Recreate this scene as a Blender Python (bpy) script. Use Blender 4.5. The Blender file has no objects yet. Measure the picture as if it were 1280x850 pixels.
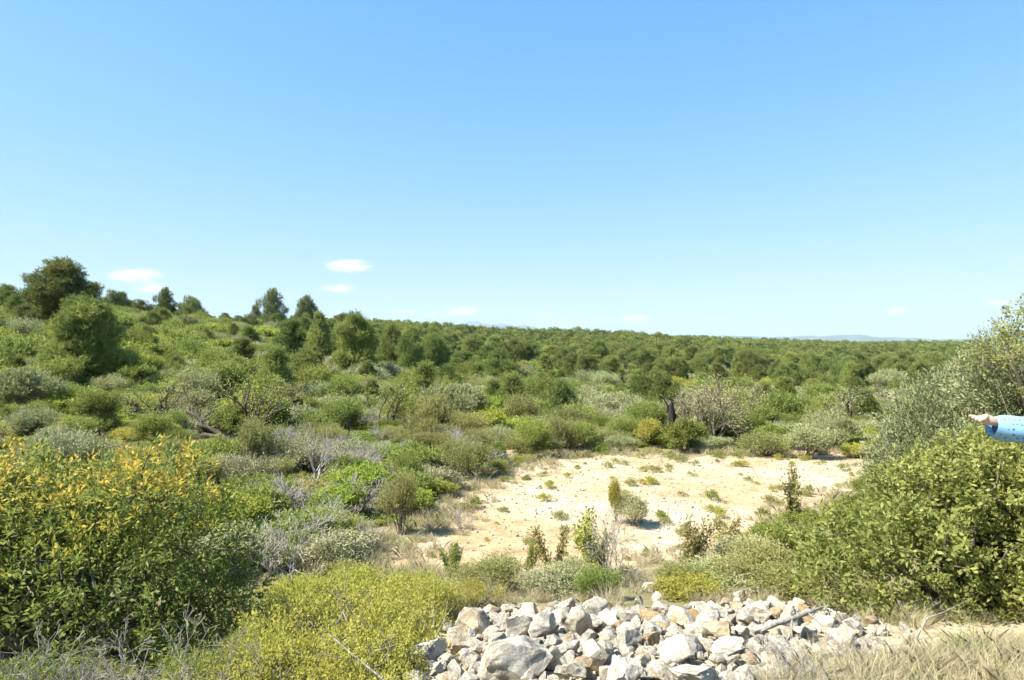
import bpy, math, random
import numpy as np

rng = np.random.default_rng(7)
random.seed(7)
F = 800.0            # focal length in photo pixels (1280 wide)
EYE = 1.65
HV = 430.0           # row of the horizon in the photo
sc = bpy.context.scene
col = bpy.data.collections.new('place')
sc.collection.children.link(col)
PI = math.pi

# ------------------------------------------------------------------ helpers
def nrm(a):
    return a / np.maximum(np.linalg.norm(a, axis=-1, keepdims=True), 1e-9)

def rdir(g, n):
    return nrm(g.normal(size=(n, 3)))

class MB:
    """collects vertices / faces / a tint value per vertex and builds ONE mesh"""
    def __init__(s):
        s.V, s.T, s.F, s.n = [], [], [], 0
        s.M = []
    def add(s, V, Fc, tint=0.5, mat=0):
        V = np.asarray(V, float).reshape(-1, 3)
        Fc = np.asarray(Fc, np.int64)
        s.V.append(V)
        t = np.full(len(V), tint, float) if np.isscalar(tint) else np.asarray(tint, float)
        s.T.append(t)
        s.F.append(Fc + s.n)
        s.M.append(np.full(len(Fc), mat, np.int32))
        s.n += len(V)
    def mesh(s, name, mats, smooth=True):
        me = bpy.data.meshes.new(name)
        V = np.concatenate(s.V).astype(np.float32)
        T = np.concatenate(s.T).astype(np.float32)
        me.vertices.add(len(V)); me.vertices.foreach_set('co', V.ravel())
        loops = np.concatenate([f.ravel() for f in s.F]).astype(np.int32)
        tot = np.concatenate([np.full(len(f), f.shape[1], np.int32) for f in s.F])
        st = np.concatenate([[0], np.cumsum(tot)[:-1]]).astype(np.int32)
        me.loops.add(len(loops)); me.loops.foreach_set('vertex_index', loops)
        me.polygons.add(len(tot))
        me.polygons.foreach_set('loop_start', st)
        me.polygons.foreach_set('loop_total', tot)
        me.polygons.foreach_set('use_smooth', np.full(len(tot), smooth, bool))
        me.polygons.foreach_set('material_index', np.concatenate(s.M))
        a = me.attributes.new('tint', 'FLOAT', 'POINT'); a.data.foreach_set('value', T)
        for m in (mats if isinstance(mats, (list, tuple)) else [mats]):
            me.materials.append(m)
        me.update(calc_edges=True)
        return me
    def build(s, name, mats, parent=None, smooth=True):
        return link(name, s.mesh(name, mats, smooth), parent)

def link(name, me, parent=None):
    o = bpy.data.objects.new(name, me); col.objects.link(o)
    if parent is not None: o.parent = parent
    return o

def empty(name, loc=(0, 0, 0), rz=0.0):
    o = bpy.data.objects.new(name, None); col.objects.link(o)
    o.empty_display_size = .1
    o.location = loc; o.rotation_euler = (0, 0, rz)
    return o

def tag(o, label=None, cat=None, group=None, kind=None):
    if label: o['label'] = label
    if cat: o['category'] = cat
    if group: o['group'] = group
    if kind: o['kind'] = kind
    return o

def dup(root):
    c = root.copy(); col.objects.link(c)
    for ch in list(root.children):
        d = ch.copy(); col.objects.link(d); d.parent = c
        for g in list(ch.children):
            e = g.copy(); col.objects.link(e); e.parent = d
    return c

def tube(mb, P, R, k=5, tint=.5):
    P = np.asarray(P, float); n = len(P); R = np.broadcast_to(np.asarray(R, float), (n,))
    T = nrm(np.gradient(P, axis=0))
    ref = np.array([0.13, 0.27, 0.95]) if abs(T[0][2]) < .9 else np.array([1., .1, 0])
    A = nrm(np.cross(T, ref)); B = np.cross(T, A)
    an = np.arange(k) * 2 * PI / k
    ring = A[:, None, :] * np.cos(an)[None, :, None] + B[:, None, :] * np.sin(an)[None, :, None]
    V = (P[:, None, :] + ring * R[:, None, None]).reshape(-1, 3)
    i = np.arange(n - 1)[:, None] * k; j = np.arange(k)[None, :]; j2 = (j + 1) % k
    Fc = np.stack([i + j, i + j2, i + k + j2, i + k + j], -1).reshape(-1, 4)
    mb.add(V, Fc, tint)
    mb.add(V[-k:], [list(range(k))], tint)

def leaves(mb, P, D, L, W, tint, g, bend=.15):
    """one rhombic leaf per row of P, along D"""
    n = len(P)
    S = nrm(np.cross(D, rdir(g, n))); N = np.cross(D, S)
    L = np.broadcast_to(L, (n,))[:, None]; W = np.broadcast_to(W, (n,))[:, None]
    b = N * L * bend
    V = np.stack([P, P + D * L * .5 + S * W * .5 + b * .6, P + D * L, P + D * L * .5 - S * W * .5 + b * .6], 1).reshape(-1, 3)
    Fc = np.arange(n * 4).reshape(n, 4)
    mb.add(V, Fc, np.repeat(np.clip(tint, 0, 1), 4))

def needles(mb, P, D, L, W, tint, g):
    n = len(P)
    S = nrm(np.cross(D, rdir(g, n)))
    L = np.broadcast_to(L, (n,))[:, None]
    V = np.stack([P - S * W * .5, P + S * W * .5, P + D * L], 1).reshape(-1, 3)
    mb.add(V, np.arange(n * 3).reshape(n, 3), np.repeat(np.clip(tint, 0, 1), 3))

def sprays(g, lobes, n, up=.6, rnd=.5, low=-.35, depth=.45):
    """start points and directions of leafy shoots on a set of lobes (cx,cy,cz,rx,ry,rz)"""
    lb = np.array(lobes, float)
    w = (lb[:, 3] * lb[:, 4] + lb[:, 4] * lb[:, 5] + lb[:, 3] * lb[:, 5]); w /= w.sum()
    k = g.choice(len(lb), n, p=w)
    U = rdir(g, n * 4); U = U[U[:, 2] > low][:n]
    while len(U) < n:
        X = rdir(g, n); U = np.concatenate([U, X[X[:, 2] > low]])[:n]
    s = 1 - depth * g.random(n) ** 1.6
    P = lb[k, :3] + U * lb[k, 3:] * s[:, None]
    D = nrm(U * .8 + np.array([0, 0, up]) + g.normal(size=(n, 3)) * rnd)
    return P, D, k, U, s

# smooth pseudo-noise built from sines
_ph = rng.random((40, 3)) * 6.28
def snoise(x, y, f, o=0):
    s = 0
    for i in range(6):
        a = _ph[i + o, 0]
        ff = f * (1 + .37 * i)
        s = s + np.sin((x * math.cos(a) + y * math.sin(a)) * ff + _ph[i + o, 1]) * np.cos((y * math.cos(a) - x * math.sin(a)) * ff * .83 + _ph[i + o, 2]) / (1 + .35 * i)
    return s / 2.2

# ------------------------------------------------------------------ terrain
DS = [0.5, 3, 4, 5, 6, 7, 9, 13, 18, 25, 35, 50, 70, 90, 120, 170, 240, 320, 450, 600, 900, 1500, 4000, 20000]
US = [-400, 0, 120, 200, 300, 400, 520, 640, 760, 900, 1050, 1280, 1700]
TB = {
 -400: [0, -.2, -.3, -.45, -.55, -.65, -.8, -.9, -.7, 0, 1.2, 3.4, 6.2, 8, 9, 10, 10, 10, 10, 9, 6, 2, -6, -30],
 0:    [0, -.3, -.4, -.6, -.75, -.9, -1.05, -1.2, -1.1, -.6, .5, 2.7, 4.9, 5.6, 6, 6, 6, 6, 6, 5, 3, 0, -8, -30],
 120:  [0, -.35, -.5, -.65, -.8, -.95, -1.1, -1.25, -1.2, -.75, .15, 2.4, 4.5, 5.4, 5.8, 6, 6, 6, 7, 6, 4, 0, -8, -30],
 200:  [0, -.35, -.55, -.7, -.9, -1.0, -1.2, -1.3, -1.3, -1.0, -.45, 1.0, 3.3, 4.9, 5.0, 4, 4, 5, 8, 8, 5, 0, -8, -30],
 300:  [0, -.35, -.55, -.75, -.95, -1.1, -1.25, -1.35, -1.4, -1.35, -1.0, -.3, 1.7, 3.2, 3.2, 2.5, 3, 6, 10, 10, 6, 0, -8, -30],
 400:  [0, -.3, -.5, -.75, -.95, -1.1, -1.3, -1.38, -1.5, -1.6, -1.7, -1.5, -.4, .6, .9, 1.5, 3.5, 8, 14, 13, 8, 0, -8, -30],
 520:  [0, -.2, -.38, -.65, -.9, -1.1, -1.32, -1.36, -1.5, -1.75, -2.1, -2.2, -1.9, -1.6, -1.4, -.5, 2, 6.5, 11.2, 10, 6, 0, -8, -30],
 640:  [0, -.1, -.25, -.5, -.8, -1.05, -1.34, -1.35, -1.4, -1.85, -2.5, -3.2, -3.9, -4.2, -4.4, -4, -2.5, .5, 4.2, 4, 2, -1, -8, -30],
 760:  [0, -.1, -.22, -.46, -.78, -1.03, -1.35, -1.35, -1.38, -1.9, -2.7, -3.6, -4.4, -4.8, -5, -4.4, -2.5, 1.2, 3.9, 3.4, 1, -1, -8, -30],
 900:  [0, -.1, -.22, -.46, -.78, -1.03, -1.35, -1.35, -1.35, -1.9, -2.8, -3.9, -4.9, -5.4, -6, -6, -4.8, -2.4, .2, 1, -1, -2, -9, -30],
 1050: [0, -.1, -.25, -.5, -.8, -1.05, -1.35, -1.36, -1.36, -1.8, -2.7, -3.9, -5, -5.8, -6.6, -7.2, -6.6, -5.4, -4, -3, -2.8, -3, -9, -30],
 1280: [0, -.1, -.25, -.45, -.7, -.95, -1.25, -1.3, -1.3, -1.6, -2.4, -3.6, -4.8, -5.6, -6.6, -7.2, -7, -6, -5, -4, -3, -3, -9, -30],
 1700: [0, -.05, -.15, -.3, -.5, -.7, -1.0, -1.2, -1.2, -1.4, -2, -3.2, -4.4, -5.4, -6.4, -7, -7, -6, -5, -4, -3, -3, -9, -30],
}
_azc = np.array([-180.0] + [math.degrees(math.atan((u - 640) / F)) for u in US] + [180.0])
_tab = np.array([[0.0] * len(DS)] + [TB[u] for u in US] + [[0.0] * len(DS)])
_tab[0, 8:] = _tab[-1, 8:] = -2
NA, ND = 721, 400
_ga = np.linspace(-180, 180, NA); _gl = np.linspace(math.log(.5), math.log(20000), ND)
_t1 = np.array([np.interp(_gl, np.log(DS), r) for r in _tab])
_T = np.array([np.interp(_ga, _azc, _t1[:, j]) for j in range(ND)]).T
def _blur(a, s, ax):
    k = np.arange(-3 * s, 3 * s + 1); w = np.exp(-(k / s) ** 2 / 2); w /= w.sum()
    pad = [(0, 0), (0, 0)]; pad[ax] = (3 * s, 3 * s)
    b = np.pad(a, pad, mode='edge')
    return sum(w[i] * np.take(b, np.arange(i, i + a.shape[ax]), axis=ax) for i in range(len(k)))
_T = _blur(_blur(_T, 5, 0), 4, 1)

def H(x, y):
    x = np.asarray(x, float); y = np.asarray(y, float)
    az = np.degrees(np.arctan2(x, y)); r = np.hypot(x, y)
    c = np.maximum(np.cos(np.radians(np.clip(np.abs(az), 0, 62))), .46)
    d = np.clip(r * c, .5, 19999)
    fa = (az + 180) / 360 * (NA - 1); fl = (np.log(d) - _gl[0]) / (_gl[-1] - _gl[0]) * (ND - 1)
    i = np.clip(fa.astype(int), 0, NA - 2); j = np.clip(fl.astype(int), 0, ND - 2)
    a = fa - i; b = fl - j
    z = _T[i, j] * (1 - a) * (1 - b) + _T[i + 1, j] * a * (1 - b) + _T[i, j + 1] * (1 - a) * b + _T[i + 1, j + 1] * a * b
    amp = np.clip((r - 18) / 30, 0, 1)
    z = z + .03 * snoise(x, y, 1.3) + amp * (.22 * snoise(x, y, .23, 7) + np.clip(r / 500, 0, 1) * .8 * snoise(x, y, .03, 14) + np.clip((r - 90) / 160, 0, 1) * 2.6 * snoise(x, y, .017, 26))
    z = z + np.clip((r - 900) / 2000, 0, 1) * 4 * snoise(x, y, .004, 20)
    return z

def ground_at(u, v, dmin=2.5):
    """first point of the terrain that the photo pixel (u, v) looks at"""
    d = np.exp(np.linspace(math.log(dmin), math.log(3000), 3000))
    x = (u - 640) / F * d
    vv = HV + (EYE - H(x, d)) / d * F
    k = np.argmax(vv <= v)
    return np.array([x[k], d[k], float(H(x[k], d[k]))])

def on(u, d):
    x = (u - 640) / F * d
    return np.array([x, d, float(H(x, d))])

def pix(x, y, z):
    y = np.maximum(y, .1)
    return 640 + F * x / y, HV + (EYE - z) / y * F

FIELD_PX = [(455, 704), (520, 672), (572, 640), (575, 618), (610, 603), (645, 588), (700, 573), (760, 568), (850, 567), (930, 569),
            (1000, 564), (1060, 566), (1140, 570), (1125, 600), (1050, 625), (1000, 645), (975, 672), (930, 690), (850, 704), (770, 712), (690, 722), (630, 724), (560, 720)]
FP = np.array([ground_at(u, v)[:2] for u, v in FIELD_PX])
def poly_sd(px, py, poly):
    """signed distance to polygon (positive inside)"""
    px = np.asarray(px, float); py = np.asarray(py, float)
    dmin = np.full(px.shape, 1e9); ins = np.zeros(px.shape, bool)
    n = len(poly)
    for i in range(n):
        ax, ay = poly[i]; bx, by = poly[(i + 1) % n]
        ex, ey = bx - ax, by - ay
        t = np.clip(((px - ax) * ex + (py - ay) * ey) / (ex * ex + ey * ey + 1e-12), 0, 1)
        dmin = np.minimum(dmin, np.hypot(px - ax - t * ex, py - ay - t * ey))
        c = ((ay > py) != (by > py)) & (px < (bx - ax) * (py - ay) / (by - ay + 1e-12) + ax)
        ins ^= c
    return np.where(ins, dmin, -dmin)

PILE_PX = [(498, 822), (545, 790), (600, 764), (650, 750), (700, 748), (770, 757), (850, 757), (930, 746), (1000, 750), (1060, 768), (1110, 778),
           (1060, 800), (1010, 830), (960, 880), (800, 960), (600, 960), (470, 900)]
def _flat_at(u, v):
    for _ in range(1):
        d = np.exp(np.linspace(math.log(1.6), math.log(12), 2500)); x = (u - 640) / F * d
        vv = HV + (EYE - H(x, d) - .07) / d * F
        k = np.argmax(vv <= v); return (x[k], d[k])
PP = np.array([_flat_at(u, v) for u, v in PILE_PX])

# pale bare patches elsewhere: (u, v, half width in px, half depth in m)
PATCH = [(968, 514, 30, 3.0), (1055, 516, 26, 3.0), (1090, 540, 20, 1.6), (22, 414, 34, 2.2), (66, 402, 22, 2.2), (175, 418, 26, 2.0), (120, 486, 16, .7), (640, 566, 20, .8), (215, 412, 40, 2.0)]

# ------------------------------------------------------------------ materials
def nt(m):
    m.use_nodes = True
    t = m.node_tree; t.nodes.clear()
    return t, t.nodes, t.links

def ramp(N, stops, interp='LINEAR'):
    r = N.new('ShaderNodeValToRGB'); cr = r.color_ramp; cr.interpolation = interp
    while len(cr.elements) < len(stops): cr.elements.new(.5)
    for e, (p, c) in zip(cr.elements, stops):
        e.position = p; e.color = (*c, 1)
    return r

def leaf_mat(name, stops, rough=.65, trans=.48, spec=.15, vary=.25, hue=.03):
    stops = [(p, tuple(min(.6, x * LEAF_GAIN * k) for x, k in zip(c, (1.07, 1.0, 1.0)))) for p, c in stops]
    m = bpy.data.materials.new(name); t, N, L = nt(m)
    at = N.new('ShaderNodeAttribute'); at.attribute_name = 'tint'
    r = ramp(N, stops); L.new(at.outputs['Fac'], r.inputs[0])
    oi = N.new('ShaderNodeObjectInfo')
    h = N.new('ShaderNodeHueSaturation')
    mv = N.new('ShaderNodeMapRange'); mv.inputs['To Min'].default_value = 1 - vary; mv.inputs['To Max'].default_value = 1 + vary
    L.new(oi.outputs['Random'], mv.inputs['Value'])
    mh = N.new('ShaderNodeMath'); mh.operation = 'MULTIPLY'; mh.inputs[1].default_value = 7.31
    L.new(oi.outputs['Random'], mh.inputs[0])
    fr = N.new('ShaderNodeMath'); fr.operation = 'FRACT'; L.new(mh.outputs[0], fr.inputs[0])
    mr = N.new('ShaderNodeMapRange'); mr.inputs['To Min'].default_value = .5 - hue; mr.inputs['To Max'].default_value = .5 + hue
    L.new(fr.outputs[0], mr.inputs['Value'])
    L.new(mv.outputs[0], h.inputs['Value']); L.new(mr.outputs[0], h.inputs['Hue']); L.new(r.outputs[0], h.inputs['Color'])
    p = N.new('ShaderNodeBsdfPrincipled')
    p.inputs['Roughness'].default_value = rough; p.inputs['Specular IOR Level'].default_value = spec
    L.new(h.outputs[0], p.inputs['Base Color'])
    tr = N.new('ShaderNodeBsdfTranslucent'); L.new(h.outputs[0], tr.inputs['Color'])
    mx = N.new('ShaderNodeMixShader'); mx.inputs[0].default_value = trans
    o = N.new('ShaderNodeOutputMaterial')
    L.new(p.outputs[0], mx.inputs[1]); L.new(tr.outputs[0], mx.inputs[2]); L.new(mx.outputs[0], o.inputs[0])
    return m

def bark_mat(name, a, b, scale=14, rough=.9):
    m = bpy.data.materials.new(name); t, N, L = nt(m)
    tc = N.new('ShaderNodeTexCoord'); n = N.new('ShaderNodeTexNoise'); n.inputs['Scale'].default_value = scale; n.inputs['Detail'].default_value = 5
    L.new(tc.outputs['Object'], n.inputs['Vector'])
    r = ramp(N, [(.35, a), (.65, b)]); L.new(n.outputs[0], r.inputs[0])
    p = N.new('ShaderNodeBsdfPrincipled'); p.inputs['Roughness'].default_value = rough; p.inputs['Specular IOR Level'].default_value = .2
    L.new(r.outputs[0], p.inputs['Base Color'])
    bp = N.new('ShaderNodeBump'); bp.inputs['Strength'].default_value = .4; bp.inputs['Distance'].default_value = .01
    L.new(n.outputs[0], bp.inputs['Height']); L.new(bp.outputs[0], p.inputs['Normal'])
    o = N.new('ShaderNodeOutputMaterial'); L.new(p.outputs[0], o.inputs[0])
    return m

M = {}
LEAF_GAIN = 2.7
M['pine'] = leaf_mat('pine_needle', [(0, (.034, .049, .015)), (.5, (.071, .090, .024)), (1, (.132, .146, .037))], vary=.26, hue=.016, trans=.3)
M['pine_far'] = M['pine']
M['olive'] = leaf_mat('olive_leaf', [(0, (.075, .090, .038)), (.5, (.125, .138, .064)), (1, (.190, .195, .100))], vary=.15, hue=.012, trans=.25)
M['olive_warm'] = leaf_mat('olive_leaf_warm', [(0, (.054, .068, .031)), (.5, (.094, .110, .055)), (1, (.155, .165, .095))], vary=.1, hue=.01, trans=.25)
M['green'] = leaf_mat('green_leaf', [(0, (.048, .066, .016)), (.5, (.090, .112, .027)), (1, (.150, .165, .045))], vary=.2, hue=.015)
M['bright'] = leaf_mat('bright_leaf', [(0, (.072, .095, .018)), (.5, (.125, .150, .028)), (1, (.205, .215, .050))], vary=.15, hue=.015)
M['yellow'] = leaf_mat('yellow_green_leaf', [(0, (.085, .095, .02)), (.5, (.155, .155, .032)), (1, (.24, .225, .06))], vary=.12, hue=.012)
M['yellow_pale'] = leaf_mat('pale_young_leaf', [(0, (.09, .085, .045)), (.5, (.145, .135, .07)), (1, (.20, .185, .10))], vary=.1, hue=.01)
M['heath'] = leaf_mat('heath_leaf', [(0, (.056, .066, .022)), (.45, (.098, .108, .036)), (.8, (.140, .132, .052)), (1, (.18, .13, .065))], vary=.15, hue=.012)
M['grey'] = leaf_mat('grey_green_leaf', [(0, (.085, .095, .045)), (.5, (.130, .138, .072)), (1, (.19, .185, .115))], vary=.15, hue=.015, trans=.2)
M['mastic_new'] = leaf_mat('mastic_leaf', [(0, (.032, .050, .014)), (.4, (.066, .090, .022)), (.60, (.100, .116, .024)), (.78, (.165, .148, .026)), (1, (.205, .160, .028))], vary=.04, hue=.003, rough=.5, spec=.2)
M['mastic'] = leaf_mat('shiny_leaf', [(0, (.046, .060, .017)), (.5, (.098, .112, .030)), (.8, (.155, .155, .048)), (1, (.22, .18, .065))], vary=.04, hue=.003, rough=.5, spec=.2)
M['grass'] = leaf_mat('dry_grass', [(0, (.080, .077, .043)), (.4, (.142, .130, .078)), (1, (.225, .20, .13))], vary=.12, hue=.01, trans=.3)
M['grass_green'] = leaf_mat('fresh_grass', [(0, (.055, .075, .022)), (.5, (.095, .11, .035)), (1, (.16, .155, .07))], vary=.12, hue=.01, trans=.35)
M['dead'] = bark_mat('dead_wood', (.15, .135, .115), (.29, .265, .225), 30)
M['dead_pale'] = bark_mat('pale_dead_wood', (.24, .22, .195), (.40, .37, .325), 30)
M['bark'] = bark_mat('dark_bark', (.045, .036, .028), (.12, .10, .08), 10)
M['greybark'] = bark_mat('grey_bark', (.075, .062, .048), (.18, .155, .125), 12)
M['char'] = bark_mat('charred_wood', (.012, .011, .010), (.035, .03, .027), 18)

def rock_mat(name, base, light, warm, warm_at=.62):
    m = bpy.data.materials.new(name); t, N, L = nt(m)
    tc = N.new('ShaderNodeTexCoord'); oi = N.new('ShaderNodeObjectInfo')
    add = N.new('ShaderNodeVectorMath'); add.operation = 'ADD'
    sc3 = N.new('ShaderNodeMath'); sc3.operation = 'MULTIPLY'; sc3.inputs[1].default_value = 37.
    L.new(oi.outputs['Random'], sc3.inputs[0])
    L.new(tc.outputs['Object'], add.inputs[0]); L.new(sc3.outputs[0], add.inputs[1])
    def noise(s, d=6, r=.6):
        n = N.new('ShaderNodeTexNoise'); n.inputs['Scale'].default_value = s; n.inputs['Detail'].default_value = d; n.inputs['Roughness'].default_value = r
        L.new(add.outputs[0], n.inputs['Vector']); return n
    n1 = noise(2.2); r1 = ramp(N, [(.35, base), (.6, light)]); L.new(n1.outputs[0], r1.inputs[0])
    n2 = noise(1.7, 4); r2 = ramp(N, [(warm_at - .06, (0, 0, 0)), (warm_at + .10, (1, 1, 1))]); L.new(n2.outputs[0], r2.inputs[0])
    mx = N.new('ShaderNodeMix'); mx.data_type = 'RGBA'; L.new(r2.outputs[0], mx.inputs[0]); L.new(r1.outputs[0], mx.inputs[6]); mx.inputs[7].default_value = (*warm, 1)
    n3 = noise(9, 8, .7); r3 = ramp(N, [(.38, (.34, .33, .32)), (.50, (.85, .84, .82)), (.60, (1, 1, 1))]); L.new(n3.outputs[0], r3.inputs[0])
    mm = N.new('ShaderNodeMix'); mm.data_type = 'RGBA'; mm.blend_type = 'MULTIPLY'; mm.inputs[0].default_value = .75
    L.new(mx.outputs[2], mm.inputs[6]); L.new(r3.outputs[0], mm.inputs[7])
    n4 = noise(3.3, 9, .75); r4 = ramp(N, [(.54, (1, 1, 1)), (.66, (.38, .37, .36))]); L.new(n4.outputs[0], r4.inputs[0])
    m4 = N.new('ShaderNodeMix'); m4.data_type = 'RGBA'; m4.blend_type = 'MULTIPLY'; m4.inputs[0].default_value = .8
    L.new(mm.outputs[2], m4.inputs[6]); L.new(r4.outputs[0], m4.inputs[7])
    p = N.new('ShaderNodeBsdfPrincipled'); p.inputs['Roughness'].default_value = .92; p.inputs['Specular IOR Level'].default_value = .15
    L.new(m4.outputs[2], p.inputs['Base Color'])
    b = N.new('ShaderNodeBump'); b.inputs['Strength'].default_value = .55; b.inputs['Distance'].default_value = .05
    L.new(n3.outputs[0], b.inputs['Height'])
    n5 = noise(34, 6, .7); b5 = N.new('ShaderNodeBump'); b5.inputs['Strength'].default_value = .6; b5.inputs['Distance'].default_value = .012
    L.new(n5.outputs[0], b5.inputs['Height']); L.new(b.outputs[0], b5.inputs['Normal']); L.new(b5.outputs[0], p.inputs['Normal'])
    o = N.new('ShaderNodeOutputMaterial'); L.new(p.outputs[0], o.inputs[0])
    return m
M['rock_grey'] = rock_mat('grey_limestone', (.33, .305, .255), (.54, .495, .405), (.38, .30, .17), .62)
M['rock_pale'] = rock_mat('pale_limestone', (.42, .38, .30), (.60, .54, .42), (.42, .32, .175), .60)
M['rock_ochre'] = rock_mat('ochre_limestone', (.33, .265, .17), (.46, .38, .25), (.40, .26, .12), .52)

# ground: pale sand where 'field' is 1, stony soil elsewhere, leaf litter under the woods
def ground_mat():
    m = bpy.data.materials.new('ground_soil'); t, N, L = nt(m)
    tc = N.new('ShaderNodeTexCoord')
    def noise(s, d=6, r=.6):
        n = N.new('ShaderNodeTexNoise'); n.inputs['Scale'].default_value = s; n.inputs['Detail'].default_value = d; n.inputs['Roughness'].default_value = r
        L.new(tc.outputs['Object'], n.inputs['Vector']); return n
    def mix(f, a, b, blend='MIX', fv=None):
        x = N.new('ShaderNodeMix'); x.data_type = 'RGBA'; x.blend_type = blend
        if f is not None: L.new(f, x.inputs[0])
        if fv is not None: x.inputs[0].default_value = fv
        for s, q in ((6, a), (7, b)):
            if isinstance(q, tuple): x.inputs[s].default_value = (*q, 1)
            else: L.new(q, x.inputs[s])
        return x.outputs[2]
    a1 = N.new('ShaderNodeAttribute'); a1.attribute_name = 'tint'          # field mask
    a2 = N.new('ShaderNodeAttribute'); a2.attribute_name = 'wood'
    nb = noise(2.6, 8, .7); ns = noise(.35, 3)
    # ragged edge of the field
    s1 = N.new('ShaderNodeMath'); s1.operation = 'SUBTRACT'; s1.inputs[1].default_value = .5; L.new(nb.outputs[0], s1.inputs[0])
    s2 = N.new('ShaderNodeMath'); s2.operation = 'MULTIPLY_ADD'; s2.inputs[1].default_value = 1.1; L.new(s1.outputs[0], s2.inputs[0]); L.new(a1.outputs['Fac'], s2.inputs[2])
    fm = N.new('ShaderNodeMapRange'); fm.inputs['From Min'].default_value = .38; fm.inputs['From Max'].default_value = .62; L.new(s2.outputs[0], fm.inputs['Value'])
    sandr = ramp(N, [(.36, (.33, .255, .16)), (.50, (.45, .372, .25)), (.66, (.51, .44, .315))]); L.new(nb.outputs[0], sandr.inputs[0])
    nm = noise(.55, 5, .6); sr2 = ramp(N, [(.40, (.80, .68, .50)), (.60, (1, 1, 1))]); L.new(nm.outputs[0], sr2.inputs[0])
    sand = mix(None, sandr.outputs[0], sr2.outputs[0], 'MULTIPLY', .8)
    nf = noise(22, 4, .6); fr = ramp(N, [(.36, (.50, .47, .42)), (.47, (1, 1, 1))]); L.new(nf.outputs[0], fr.inputs[0])
    sand = mix(None, sand, fr.outputs[0], 'MULTIPLY', .75)
    soilr = ramp(N, [(.3, (.13, .105, .055)), (.5, (.22, .18, .10)), (.7, (.33, .28, .18))]); L.new(nb.outputs[0], soilr.inputs[0])
    gr = ramp(N, [(.35, (.13, .14, .05)), (.65, (.23, .20, .10))]); L.new(ns.outputs[0], gr.inputs[0])
    soil = mix(None, soilr.outputs[0], gr.outputs[0], 'MIX', .5)
    wn = noise(.055, 7, .65); wr = ramp(N, [(.3, (.050, .064, .022)), (.5, (.075, .092, .032)), (.72, (.115, .12, .05))]); L.new(wn.outputs[0], wr.inputs[0])
    base = mix(a2.outputs['Fac'], soil, wr.outputs[0])
    colr = mix(fm.outputs[0], base, sand)
    p = N.new('ShaderNodeBsdfPrincipled'); p.inputs['Roughness'].default_value = .95; p.inputs['Specular IOR Level'].default_value = .1
    L.new(colr, p.inputs['Base Color'])
    b = N.new('ShaderNodeBump'); b.inputs['Strength'].default_value = .6; b.inputs['Distance'].default_value = .06
    L.new(nb.outputs[0], b.inputs['Height'])
    b2 = N.new('ShaderNodeBump'); b2.inputs['Strength'].default_value = .5; b2.inputs['Distance'].default_value = .015
    L.new(nf.outputs[0], b2.inputs['Height']); L.new(b.outputs[0], b2.inputs['Normal']); L.new(b2.outputs[0], p.inputs['Normal'])
    o = N.new('ShaderNodeOutputMaterial'); L.new(p.outputs[0], o.inputs[0])
    return m
M['ground'] = ground_mat()

def field_mask(x, y):
    r = np.hypot(x, y)
    f = np.clip(.5 + poly_sd(x, y, FP) / .9, 0, 1)
    f[r > 60] = 0
    for u, v, hw, hd in PATCH:
        p = ground_at(u, v); w = hw / F * p[1]
        q = ((x - p[0]) / w) ** 2 + ((y - p[1]) / hd) ** 2
        f = np.maximum(f, np.clip(1.1 - q * .6, 0, 1))
    pile = np.clip(.5 + poly_sd(x, y, PP) / .5, 0, 1) * .9
    pile[r > 9] = 0
    # pale stony track to the right of the heap
    q = ((x - 3.0) / 2.2) ** 2 + ((y - 4.45) / .42) ** 2
    return np.maximum(np.maximum(f, pile), np.clip(1.0 - q * .6, 0, .75))

# terrain mesh (polar sheet, fine near the viewer, out past the horizon)
AZ = np.concatenate([np.linspace(-180, -62, 100)[:-1], np.linspace(-62, 62, 521), np.linspace(62, 180, 100)[1:-1]])
RD = np.concatenate([np.geomspace(.6, 25, 190), np.geomspace(25, 20000, 170)[1:]])
aa, rr = np.meshgrid(np.radians(AZ), RD, indexing='ij')
X = rr * np.sin(aa); Y = rr * np.cos(aa); Z = H(X, Y)
na, nr = X.shape
Vt = np.stack([X, Y, Z], -1).reshape(-1, 3)
ii = np.arange(na)[:, None]; jj = np.arange(nr - 1)[None, :]; i2 = (ii + 1) % na
Ft = np.stack([ii * nr + jj, i2 * nr + jj, i2 * nr + jj + 1, ii * nr + jj + 1], -1).reshape(-1, 4)
mb = MB(); mb.add(Vt, Ft[:, ::-1], field_mask(X.ravel(), Y.ravel()))
cap = np.concatenate([[[0, 0, float(H(0., .6))]], Vt.reshape(na, nr, 3)[:, 0]])
mb.add(cap, [[0, 1 + (k + 1) % na, 1 + k] for k in range(na)], 0.)
ground = mb.build('ground', M['ground']); tag(ground, kind='structure')
wood = np.clip((np.hypot(Vt[:, 0], Vt[:, 1]) - 45) / 60, 0, 1)
wood = np.where(Vt[:, 0] < -.25 * Vt[:, 1], np.clip((np.hypot(Vt[:, 0], Vt[:, 1]) - 90) / 60, 0, 1), wood)
at = ground.data.attributes.new('wood', 'FLOAT', 'POINT')
at.data.foreach_set('value', np.concatenate([wood, np.zeros(len(cap))]).astype(np.float32))

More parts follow.
